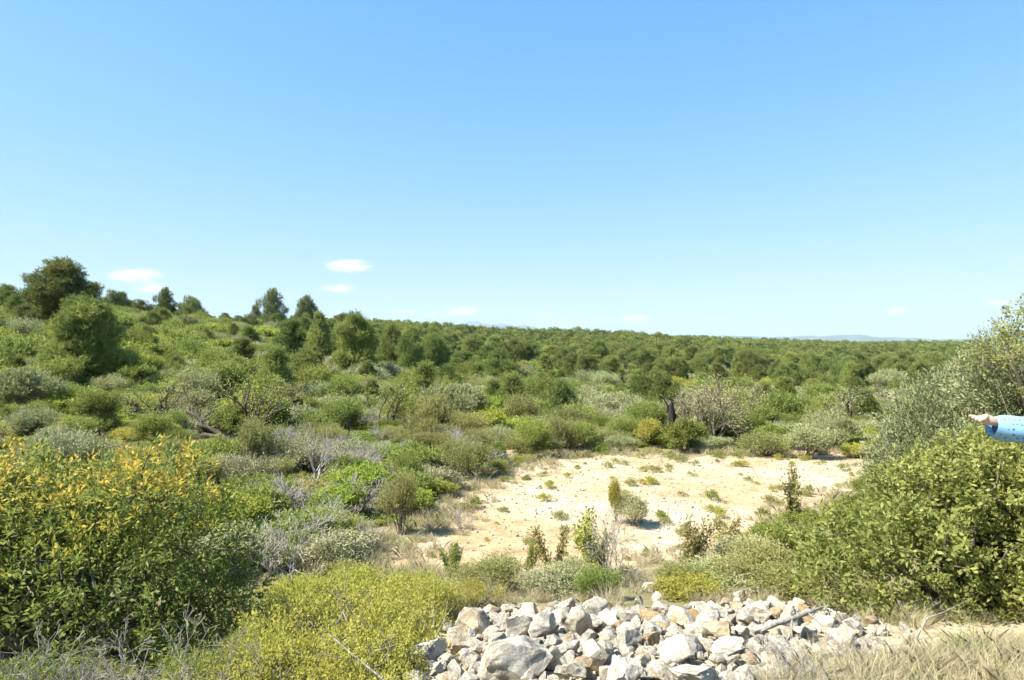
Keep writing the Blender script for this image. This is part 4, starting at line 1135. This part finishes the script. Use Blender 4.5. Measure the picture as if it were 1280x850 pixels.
NR = [
 (648, 824, 135, 56, 'rock_grey', 'biggest boulder of the heap, a long pale slab with an overhanging lip', 'the biggest boulder'),
 (533, 820, 62, 50, 'rock_grey', 'squared grey boulder with a dark shaded face at the left end of the heap', 'the squared end stone'),
 (596, 775, 68, 44, 'rock_pale', 'pale smooth stone at the top left of the heap', 'the pale top stone'),
 (645, 785, 50, 48, 'rock_grey', 'grey stone with shaded underside above the biggest boulder', None),
 (574, 800, 44, 36, 'rock_pale', 'light stone left above the biggest boulder', None),
 (680, 783, 60, 40, 'rock_grey', 'rounded grey stone right of the pale top stones', None),
 (720, 780, 52, 50, 'rock_grey', 'upright pointed grey stone in the upper middle of the heap', 'the pointed grey stone'),
 (690, 820, 40, 32, 'rock_pale', 'pale lump beside the right end of the biggest boulder', None),
 (785, 796, 42, 38, 'rock_grey', 'dark grey cracked stone in the middle of the heap', 'the dark cracked stone'),
 (812, 800, 36, 36, 'rock_ochre', 'orange tinted stone right of the dark cracked stone', 'the orange stone'),
 (845, 810, 60, 46, 'rock_grey', 'lichen grey stone right of the orange stone', None),
 (812, 731, 28, 20, 'rock_pale', 'square pale stone lying alone in the grass above the heap', 'the square stone'),
 (820, 748, 18, 22, 'rock_pale', 'small white stone just below the lone square stone', None),
 (798, 749, 16, 14, 'rock_pale', 'little pale stone left below the lone square stone', None),
 (826, 760, 34, 20, 'rock_grey', 'flat grey stone under the lone square stone', None),
 (895, 770, 36, 36, 'rock_pale', 'white blocky stone standing on the top edge of the heap', 'the white block'),
 (944, 764, 50, 30, 'rock_pale', 'broad cream stone at the upper right of the heap', 'the broad cream stone'),
 (900, 788, 56, 26, 'rock_ochre', 'slanted ochre slab below the white block', 'the ochre slab'),
 (905, 806, 64, 22, 'rock_grey', 'thin flat grey slab right below the ochre slab', None),
 (925, 742, 30, 16, 'rock_pale', 'pale stone in the grass beyond the broad cream stone', None),
 (970, 795, 26, 24, 'rock_ochre', 'rusty orange stone under the weathered branch', None),
 (762, 776, 40, 30, 'rock_pale', 'cream stone right of the pointed grey stone', None),
 (740, 816, 54, 40, 'rock_pale', 'cream and grey stone below the dark cracked stone', None),
 (780, 838, 60, 40, 'rock_grey', 'rough grey stone at the bottom edge of the heap', None),
 (870, 842, 80, 36, 'rock_grey', 'low wide grey stone at the bottom edge beside the dry grass', None),
 (985, 768, 44, 24, 'rock_pale', 'pale stone right of the broad cream stone', None),
 (1030, 778, 40, 20, 'rock_pale', 'pale flat stone below the left foot of the large leafy bush', None),
]
g = np.random.default_rng(77)
for i, (u, v, w, h, m_, lab, ph) in enumerate(NR):
    put_rock(u, v, w, h, m_, lab, ph, seed=i * 3, rz=g.uniform(-.4, .4), tilt=(g.uniform(-.2, .2), g.uniform(-.2, .2)), lift=.03 if w > 40 else (.015 if v < 762 and u < 830 else 0))
cnt = 0
for rmin, rmax, tries, ov in ((.085, .12, 60, .86), (.06, .085, 500, .80), (.042, .062, 4000, .76), (.028, .042, 9000, .78)):
    for _ in range(tries):
        if cnt >= 282: break
        X_, Y_ = g.uniform(-.8, 2.9), g.uniform(2.6, 5.6); r_ = g.uniform(rmin, rmax)
        if poly_sd(np.array([X_]), np.array([Y_]), PP)[0] < r_ * .3: continue
        u0, v0 = pix(X_, Y_, float(H(X_, Y_)) + .06)
        if v0 > 880: continue
        if not free(X_, Y_, r_, ov): continue
        right = float(np.clip((u0 - 640) / 350, 0, 1))
        m_ = g.choice(['rock_grey', 'rock_pale', 'rock_ochre'], p=[.62 - .35 * right, .33 + .22 * right, .05 + .13 * right])
        me = RK[m_][int(g.integers(0, len(RK[m_])))]
        o = link('stone', me); q = r_ * 2.25
        o.location = (X_, Y_, float(H(X_, Y_)) + r_ * .55 + g.uniform(-.01, .035)); o.rotation_euler = (g.uniform(-.5, .5), g.uniform(-.5, .5), g.random() * 6.28)
        o.scale = (q * g.uniform(.85, 1.15), q * g.uniform(.85, 1.15), q * g.uniform(.8, 1.1))
        sz = 'fist sized' if r_ < .05 else 'small' if r_ < .08 else 'middle sized' if r_ < .12 else 'large'
        things.append((o, sz + ' ' + {'rock_grey': 'grey stone', 'rock_pale': 'cream stone', 'rock_ochre': 'ochre stone'}[m_], 'stone', 'stones of the heap', np.array([X_, Y_, 0]), r_))
        placed.append((X_, Y_, r_)); cnt += 1
# rubble between the stones and gravel on the field
rsrc = [proto_obj('rubble_source', RK[m_][i]) for m_ in ('rock_grey', 'rock_pale') for i in (0, 1, 2)]
m = 4200; X_ = g.uniform(-1, 3.6, m); Y_ = g.uniform(2.2, 5.7, m); k = poly_sd(X_, Y_, PP) > -.22 * g.random(m); X_, Y_ = X_[k], Y_[k]; m = len(X_)
q = .03 + .085 * g.random(m) ** 1.5
scatter('rubble', np.stack([X_, Y_, H(X_, Y_) + q * .2], -1), g.uniform(0, 6.28, (m, 3)), np.stack([q, q, q], -1), rsrc, g.integers(0, 6, m))
m = 17000; X_ = g.uniform(-4, 12, m); Y_ = g.uniform(8, 19, m); k = poly_sd(X_, Y_, FP) > -.4; X_, Y_ = X_[k], Y_[k]; m = len(X_)
q = .018 + .08 * g.random(m) ** 5
scatter('gravel', np.stack([X_, Y_, H(X_, Y_)], -1), g.uniform(0, 6.28, (m, 3)), np.stack([q, q, q * .7], -1), rsrc, g.integers(0, 6, m))
m = 700; X_ = g.uniform(.8, 5.2, m); Y_ = g.uniform(4.0, 5.0, m); q = g.uniform(.015, .06, m)
scatter('track_gravel', np.stack([X_, Y_, H(X_, Y_)], -1), g.uniform(0, 6.28, (m, 3)), np.stack([q, q, q * .7], -1), rsrc, g.integers(0, 6, m))

# ------------------------------------------------------------------ the pointing person (most of them outside the frame)
def skin_mat(name, c, rough=.5):
    m = bpy.data.materials.new(name); t, N, L = nt(m)
    n = N.new('ShaderNodeTexNoise'); n.inputs['Scale'].default_value = 40; r = ramp(N, [(.3, tuple(x * .88 for x in c)), (.7, c)]); L.new(n.outputs[0], r.inputs[0])
    p = N.new('ShaderNodeBsdfPrincipled'); p.inputs['Roughness'].default_value = rough; L.new(r.outputs[0], p.inputs['Base Color'])
    o = N.new('ShaderNodeOutputMaterial'); L.new(p.outputs[0], o.inputs[0]); return m
def shirt_mat():
    m = bpy.data.materials.new('dotted_blue_cloth'); t, N, L = nt(m)
    tc = N.new('ShaderNodeTexCoord'); v = N.new('ShaderNodeTexVoronoi'); v.inputs['Scale'].default_value = 44; v.inputs['Randomness'].default_value = .35
    L.new(tc.outputs['Object'], v.inputs['Vector'])
    r = ramp(N, [(.20, (.07, .13, .23)), (.30, (.22, .42, .66))]); L.new(v.outputs['Distance'], r.inputs[0])
    p = N.new('ShaderNodeBsdfPrincipled'); p.inputs['Roughness'].default_value = .85; L.new(r.outputs[0], p.inputs['Base Color'])
    o = N.new('ShaderNodeOutputMaterial'); L.new(p.outputs[0], o.inputs[0]); return m
M['skin'] = skin_mat('skin', (.60, .40, .28)); M['shirt'] = shirt_mat(); M['jeans'] = skin_mat('dark_trousers', (.05, .06, .09), .9); M['hair'] = skin_mat('brown_hair', (.05, .03, .018), .6)

YD = 3.2
def W(u, v, d): return np.array([(u - 640) / F * d, d, EYE - (v - HV) / F * d])
tip = W(1215, 520, YD); cuff = W(1240, 526, YD); 
sh = np.array([cuff[0] + .56, YD - .02, cuff[2] - .05])           # right-arm shoulder
bx, by = sh[0] + .19, sh[1]
gz = float(H(bx, by))
neck = np.array([bx, by, sh[2] + .07]); hip = np.array([bx, by, gz + .86])
def build_person():
    pts, edg, rad = [], [], []
    def add(p, r, par=None):
        pts.append(np.array(p, float)); rad.append(r)
        if par is not None: edg.append((par, len(pts) - 1))
        return len(pts) - 1
    pel = add(hip, (.15, .11)); ab = add(hip + [0, 0, .2], (.14, .10), pel); ch = add([bx, by, sh[2] - .10], (.15, .11), ab)
    nk = add(neck, .055, ch); hd0 = add(neck + [-.01, .01, .07], .055, nk); hd1 = add(neck + [-.02, .015, .15], (.082, .095), hd0); hd2 = add(neck + [-.01, .01, .23], (.07, .08), hd1)
    for s in (-1, 1):
        h = add(hip + [s * .09, 0, -.06], .09, pel); k = add([bx + s * .10, by + .02, gz + .47], .058, h); a = add([bx + s * .10, by - .01, gz + .09], .04, k)
        ft = add([bx + s * .11, by + .13, gz + .035], (.04, .03), a)
    # resting arm
    s2 = add([bx + .17, by, sh[2]], .06, ch); e2 = add([bx + .22, by - .03, sh[2] - .28], .042, s2); w2 = add([bx + .21, by + .04, sh[2] - .51], .028, e2); h2 = add([bx + .205, by + .06, sh[2] - .60], (.022, .038), w2)
    # pointing arm
    s1 = add(sh + [.03, 0, -.01], .058, ch); el = add((sh + cuff) / 2 + [0, 0, -.034], .036, s1); wr = add(cuff + [.012, 0, -.004], .021, el)
    d = nrm(tip - cuff); L0 = np.linalg.norm(tip - cuff)
    pm = add(cuff + d * .022, (.019, .030), wr)
    kn = add(cuff + d * .040, (.016, .033), pm)
    up = np.array([0, 0, 1.]); sd_ = nrm(np.cross(d, up))
    for j, (o_, ln, dr) in enumerate([(.021, .066, .0), (.007, .060, -.003), (-.007, .052, -.006), (-.020, .040, -.008)]):
        b = kn
        base = cuff + d * .054 + sd_ * o_
        ln *= .78; p1 = add(base, .0100, b); p2 = add(base + d * ln * .5 + up * dr, .0088, p1); p3 = add(base + d * ln + up * dr * 2.6, .0066, p2)
    t1 = add(cuff + d * .022 + sd_ * .03 + up * -.006, .010, pm); t2 = add(cuff + d * .042 + sd_ * .038 + up * -.010, .0090, t1); t3 = add(cuff + d * .060 + sd_ * .038 + up * -.014, .006, t2)
    return pts, edg, rad
pts, edg, rad = build_person()
def tube_loft(P, RY, RZ, k=24, fold=0., seed=1):
    """tube along x-ish path with elliptic section and soft folds"""
    g = np.random.default_rng(seed)
    P = np.asarray(P, float); n = len(P); T = nrm(np.gradient(P, axis=0)); A = nrm(np.cross(T, np.array([0, 0, 1.]))); B = np.cross(A, T)
    an = np.arange(k) * 2 * PI / k; V = []
    for i in range(n):
        f = 1 + fold * (np.sin(an * 3 + i * .9) * .5 + np.sin(an * 2 - i * 1.7) * .5)
        V.append(P[i] + A[i] * (np.cos(an) * RY[i] * f)[:, None] + B[i] * (np.sin(an) * RZ[i] * f)[:, None])
    return np.concatenate(V), n, k
try:
    me0 = None
    o_person = None
    import bmesh
    def skin_obj(name, pts, edg, rad, mat, parent=None):
        bm = bmesh.new()
        lay = bm.verts.layers.skin.verify()
        vs = [bm.verts.new(tuple(p)) for p in pts]
        for a, b in edg: bm.edges.new((vs[a], vs[b]))
        for i, v in enumerate(vs):
            r = rad[i]; v[lay].radius = r if isinstance(r, tuple) else (r, r); v[lay].use_root = (i == 0)
        me = bpy.data.meshes.new(name); bm.to_mesh(me); bm.free(); me.materials.append(mat)
        o = link(name, me, parent)
        md = o.modifiers.new('skin', 'SKIN'); md.use_smooth_shade = True
        sb = o.modifiers.new('sub', 'SUBSURF'); sb.levels = 2; sb.render_levels = 2
        return o
    person = skin_obj('person', pts, edg, rad, M['skin'])
    tag(person, 'person in a pale blue dotted shirt pointing left with an outstretched arm', 'person')
    marks.append(('the pointing arm', np.array([bx, by, 0])))
    # shirt: torso by skin, sleeve as a loft
    q = [hip + [0, 0, -.02], hip + [0, 0, .2], [bx, by, sh[2] - .10], [bx, by, sh[2] + .0], [bx + .17, by, sh[2]], [bx + .22, by - .03, sh[2] - .28], [bx + .215, by + .02, sh[2] - .46], sh + [.06, 0, -.02]]
    skin_obj('shirt', q, [(0, 1), (1, 2), (2, 3), (2, 4), (4, 5), (5, 6), (2, 7)], [(.19, .14), (.175, .13), (.18, .14), (.09, .08), .082, .062, .046, .085], M['shirt'], person)
    n = 14; tt = np.linspace(0, 1, n)
    A0 = cuff + np.array([-.004, 0, -.028]); A1 = sh + np.array([.02, 0, -.02])
    Ps = A0 + (A1 - A0) * tt[:, None] + np.stack([0 * tt, 0 * tt, -.012 * np.sin(tt * PI)], -1)
    rz_ = np.interp(tt, [0, .04, .12, .5, 1], [.047, .056, .066, .072, .085]); ry_ = rz_ * .95
    V, n, k = tube_loft(Ps, ry_, rz_, 28, .085)
    mb = MB(); i = np.arange(n - 1)[:, None] * k; j = np.arange(k)[None, :]; j2 = (j + 1) % k
    mb.add(V, np.stack([i + j, i + j2, i + k + j2, i + k + j], -1).reshape(-1, 4))
    # cuff lip turned inward
    inner = A0 + (V[:k] - A0) * .9 + np.array([.03, 0, 0])
    VV = np.concatenate([V[:k], inner]); jj = np.arange(k); mb.add(VV, np.stack([jj, jj + k, (jj + 1) % k + k, (jj + 1) % k], -1))
    sl = mb.build('shirt_sleeve', M['shirt'], person)
    q = [hip + [0, 0, .02], hip + [-.09, 0, -.06], [bx - .10, by + .02, gz + .47], [bx - .10, by - .01, gz + .10], hip + [.09, 0, -.06], [bx + .10, by + .02, gz + .47], [bx + .10, by - .01, gz + .10]]
    skin_obj('trousers', q, [(0, 1), (1, 2), (2, 3), (0, 4), (4, 5), (5, 6)], [(.165, .125), .105, .075, .06, .105, .075, .06], M['jeans'], person)
    q = [neck + [-.01, -.02, .26], neck + [.0, -.05, .20], neck + [.0, -.065, .10]]
    skin_obj('hair', q, [(0, 1), (1, 2)], [(.085, .08), (.095, .08), (.07, .05)], M['hair'], person)
except Exception as e:
    print('PERSON', e)
    raise

# ------------------------------------------------------------------ labels for the repeats
ORD = ['', 'second', 'third', 'fourth', 'fifth', 'sixth', 'seventh', 'eighth', 'ninth', 'tenth', 'eleventh', 'twelfth', 'thirteenth', 'fourteenth', 'fifteenth', 'sixteenth',
       'seventeenth', 'eighteenth', 'nineteenth', 'twentieth'] + ['last'] * 60
MK = [(ph, pos, pix(pos[0], pos[1], pos[2])) for ph, pos in marks]
ROCKM = ('stone', 'boulder', 'block', 'slab')
buckets = {}
for t_ in things:
    o, desc, cat, grp, pos, size = t_
    uu, vv = pix(pos[0], pos[1], pos[2] if cat != 'stone' else float(H(pos[0], pos[1])))
    best = None
    for ph, mp, (mu, mv) in MK:
        isr = any(w in ph for w in ROCKM)
        if (cat == 'stone') != isr: continue
        sc_ = math.hypot(uu - mu, (vv - mv) * 2.2)
        if best is None or sc_ < best[0]: best = (sc_, ph, mu, mv, mp)
    _, ph, mu, mv, mp = best
    du = uu - mu; dd = pos[1] - mp[1]
    if cat == 'weed':
        zone = ('near' if pos[1] < 11 else 'middle' if pos[1] < 14.5 else 'far') + ' part of the bare field'
        rel, ph = 'growing on the', zone
    elif abs(du) > 26 or (cat == 'stone' and abs(du) > 22): rel = 'to the right of' if du > 0 else 'to the left of'
    elif dd > 0: rel = 'behind'
    else: rel = 'in front of'
    if cat == 'shrub': desc = ('low ' if size < .7 else 'tall ' if size > 1.15 else '') + desc
    if cat == 'pine tree': desc = ('bushy ' if size < 3 else 'small ' if size < 3.7 else 'tall ' if size > 4.7 else 'middle sized ') + desc
    buckets.setdefault((cat, desc, rel, ph), []).append((uu, o, grp))
for (cat, desc, rel, ph), L_ in buckets.items():
    L_.sort(key=lambda q: q[0])
    for i, (uu, o, grp) in enumerate(L_):
        if len(L_) == 1: lab = f'{desc} {rel} {ph}'
        elif i == 0: lab = f'leftmost {desc} {rel} {ph}'
        elif i == len(L_) - 1: lab = f'rightmost {desc} {rel} {ph}'
        else: lab = f'{ORD[i]} {desc} from left {rel} {ph}'
        tag(o, lab, cat, grp)

# ------------------------------------------------------------------ sky, sun, air, camera
SUN_AZ, SUN_EL = math.radians(-106), math.radians(50)      # azimuth from +Y towards +X
w = bpy.data.worlds.new('World'); sc.world = w; w.use_nodes = True
N, L = w.node_tree.nodes, w.node_tree.links; N.clear()
sky = N.new('ShaderNodeTexSky'); sky.sky_type = 'NISHITA'; sky.sun_disc = False
sky.sun_elevation = SUN_EL; sky.sun_rotation = SUN_AZ; sky.altitude = 100; sky.air_density = 1.0; sky.dust_density = .35; sky.ozone_density = .9
bg = N.new('ShaderNodeBackground'); bg.inputs['Strength'].default_value = .112
tc = N.new('ShaderNodeTexCoord'); sx = N.new('ShaderNodeSeparateXYZ'); L.new(tc.outputs['Generated'], sx.inputs[0])
def mth(op, a, b=None, c=None):
    n = N.new('ShaderNodeMath'); n.operation = op
    for i, q in enumerate((a, b, c)):
        if q is None: continue
        if isinstance(q, (int, float)): n.inputs[i].default_value = q
        else: L.new(q, n.inputs[i])
    return n.outputs[0]
yy_ = mth('MAXIMUM', sx.outputs[1], .05)
A = mth('DIVIDE', sx.outputs[0], yy_); E = mth('DIVIDE', sx.outputs[2], yy_)
tot = None
for cu, cv, su, sv, am in [(250, 372, 30, 3, .35), (720, 402, 60, 3, .45), (900, 398, 40, 3, .35), (960, 414, 60, 2.5, .4), (170, 344, 30, 8, 1), (190, 361, 20, 5, .9), (436, 332, 24, 8, 1), (422, 361, 20, 5.5, .75), (505, 390, 20, 4, .5), (578, 388, 22, 5.5, .7), (545, 394, 40, 3, .4), (680, 394, 24, 4, .5), (790, 397, 26, 5, .6),
                           (740, 329, 18, 3, .25), (1122, 388, 13, 4.5, .95), (1186, 388, 9, 3, .5), (1246, 379, 16, 6, .6), (840, 405, 50, 3, .3), (300, 358, 14, 3, .2), (370, 377, 16, 3, .25), (630, 390, 14, 3, .4), (1000, 412, 40, 3, .25)]:
    a = mth('MULTIPLY', mth('SUBTRACT', A, (cu - 640) / F), F / su); e = mth('MULTIPLY', mth('SUBTRACT', E, (HV - cv) / F), F / sv)
    q = mth('MULTIPLY', mth('EXPONENT', mth('MULTIPLY', mth('ADD', mth('MULTIPLY', a, a), mth('MULTIPLY', e, e)), -.9)), am)
    tot = q if tot is None else mth('ADD', tot, q)
cv3 = N.new('ShaderNodeCombineXYZ'); L.new(mth('MULTIPLY', A, 44), cv3.inputs[0]); L.new(mth('MULTIPLY', E, 130), cv3.inputs[1])
ns = N.new('ShaderNodeTexNoise'); ns.inputs['Scale'].default_value = 1.; ns.inputs['Detail'].default_value = 6; ns.inputs['Roughness'].default_value = .6; L.new(cv3.outputs[0], ns.inputs['Vector'])
cm = N.new('ShaderNodeMapRange'); cm.interpolation_type = 'SMOOTHSTEP'; cm.inputs['From Min'].default_value = .14; cm.inputs['From Max'].default_value = .72
L.new(mth('ADD', mth('MULTIPLY', tot, .95), mth('MULTIPLY', mth('SUBTRACT', ns.outputs[0], .5), mth('MULTIPLY', mth('MINIMUM', tot, 1.), 3.0))), cm.inputs['Value'])
mx = N.new('ShaderNodeMix'); mx.data_type = 'RGBA'; L.new(cm.outputs[0], mx.inputs[0]); hs = N.new('ShaderNodeHueSaturation'); hs.inputs['Saturation'].default_value = 1.28; L.new(sky.outputs[0], hs.inputs['Color']); 
def vm(op, a, b):
    n = N.new('ShaderNodeVectorMath'); n.operation = op
    for i, q in enumerate((a, b)):
        if isinstance(q, tuple): n.inputs[i].default_value = q
        else: L.new(q, n.inputs[i])
    return n.outputs[0]
SKY_S, EXPO = .08, 1.58
xs_ = vm('MULTIPLY', hs.outputs[0], (.224,) * 3)
ys_ = vm('DIVIDE', vm('MULTIPLY', xs_, tuple(q / (SKY_S * 2 ** EXPO) for q in (1.08, 1.253, 1.045))), vm('ADD', xs_, (.63, .508, .06)))
L.new(ys_, mx.inputs[6])
bg.inputs['Strength'].default_value = SKY_S; mx.inputs[7].default_value = (4.75, 4.8, 4.85, 1)
L.new(mx.outputs[2], bg.inputs['Color'])
ow = N.new('ShaderNodeOutputWorld'); L.new(bg.outputs[0], ow.inputs[0])

sl = bpy.data.lights.new('sun', 'SUN'); sl.energy = 4.8; sl.angle = math.radians(.5); sl.color = (1, .955, .88)
so = bpy.data.objects.new('sun', sl); col.objects.link(so)
from mathutils import Vector
sdv = Vector((math.sin(SUN_AZ) * math.cos(SUN_EL), math.cos(SUN_AZ) * math.cos(SUN_EL), math.sin(SUN_EL)))
so.rotation_euler = sdv.to_track_quat('Z', 'Y').to_euler(); so.location = (0, 0, 60)

# the air
HAZE = True
if HAZE:
    mb = MB(); b = 19800.; z0, z1 = -60., 520.
    V = [(sx_ * b, sy_ * b, z) for z in (z0, z1) for sx_, sy_ in ((-1, -1), (1, -1), (1, 1), (-1, 1))]
    mb.add(V, [(3, 2, 1, 0), (4, 5, 6, 7), (0, 1, 5, 4), (1, 2, 6, 5), (2, 3, 7, 6), (3, 0, 4, 7)])
    hm = bpy.data.materials.new('haze_air'); t, N, L = nt(hm)
    pv = N.new('ShaderNodeVolumePrincipled'); pv.inputs['Color'].default_value = (.62, .80, 1, 1); pv.inputs['Density'].default_value = 6e-5; pv.inputs['Anisotropy'].default_value = 0
    o = N.new('ShaderNodeOutputMaterial'); L.new(pv.outputs[0], o.inputs['Volume'])
    hz = mb.build('haze', hm, smooth=False); tag(hz, kind='stuff')

cd = bpy.data.cameras.new('camera'); cam = bpy.data.objects.new('camera', cd); col.objects.link(cam)
cd.sensor_width = 36; cd.lens = 36 * F / 1280; cd.clip_start = .05; cd.clip_end = 60000
cam.location = (0, 0, EYE); cam.rotation_euler = (PI / 2 + math.atan((HV - 425) / F), 0, 0)
sc.camera = cam

sc.render.engine = 'CYCLES'
cy = sc.cycles
cy.max_bounces = 6; cy.diffuse_bounces = 4; cy.glossy_bounces = 1; cy.transmission_bounces = 3; cy.transparent_max_bounces = 6; cy.volume_bounces = 0
cy.use_denoising = True; cy.use_adaptive_sampling = True; cy.adaptive_threshold = .02
cy.sample_clamp_indirect = 6
cy.volume_step_rate = 1
try: cy.denoiser = 'OPENIMAGEDENOISE'
except Exception: pass
vs = sc.view_settings; vs.view_transform = 'Standard'; vs.look = 'None'; vs.exposure = EXPO; vs.gamma = 1; vs.use_curve_mapping = False
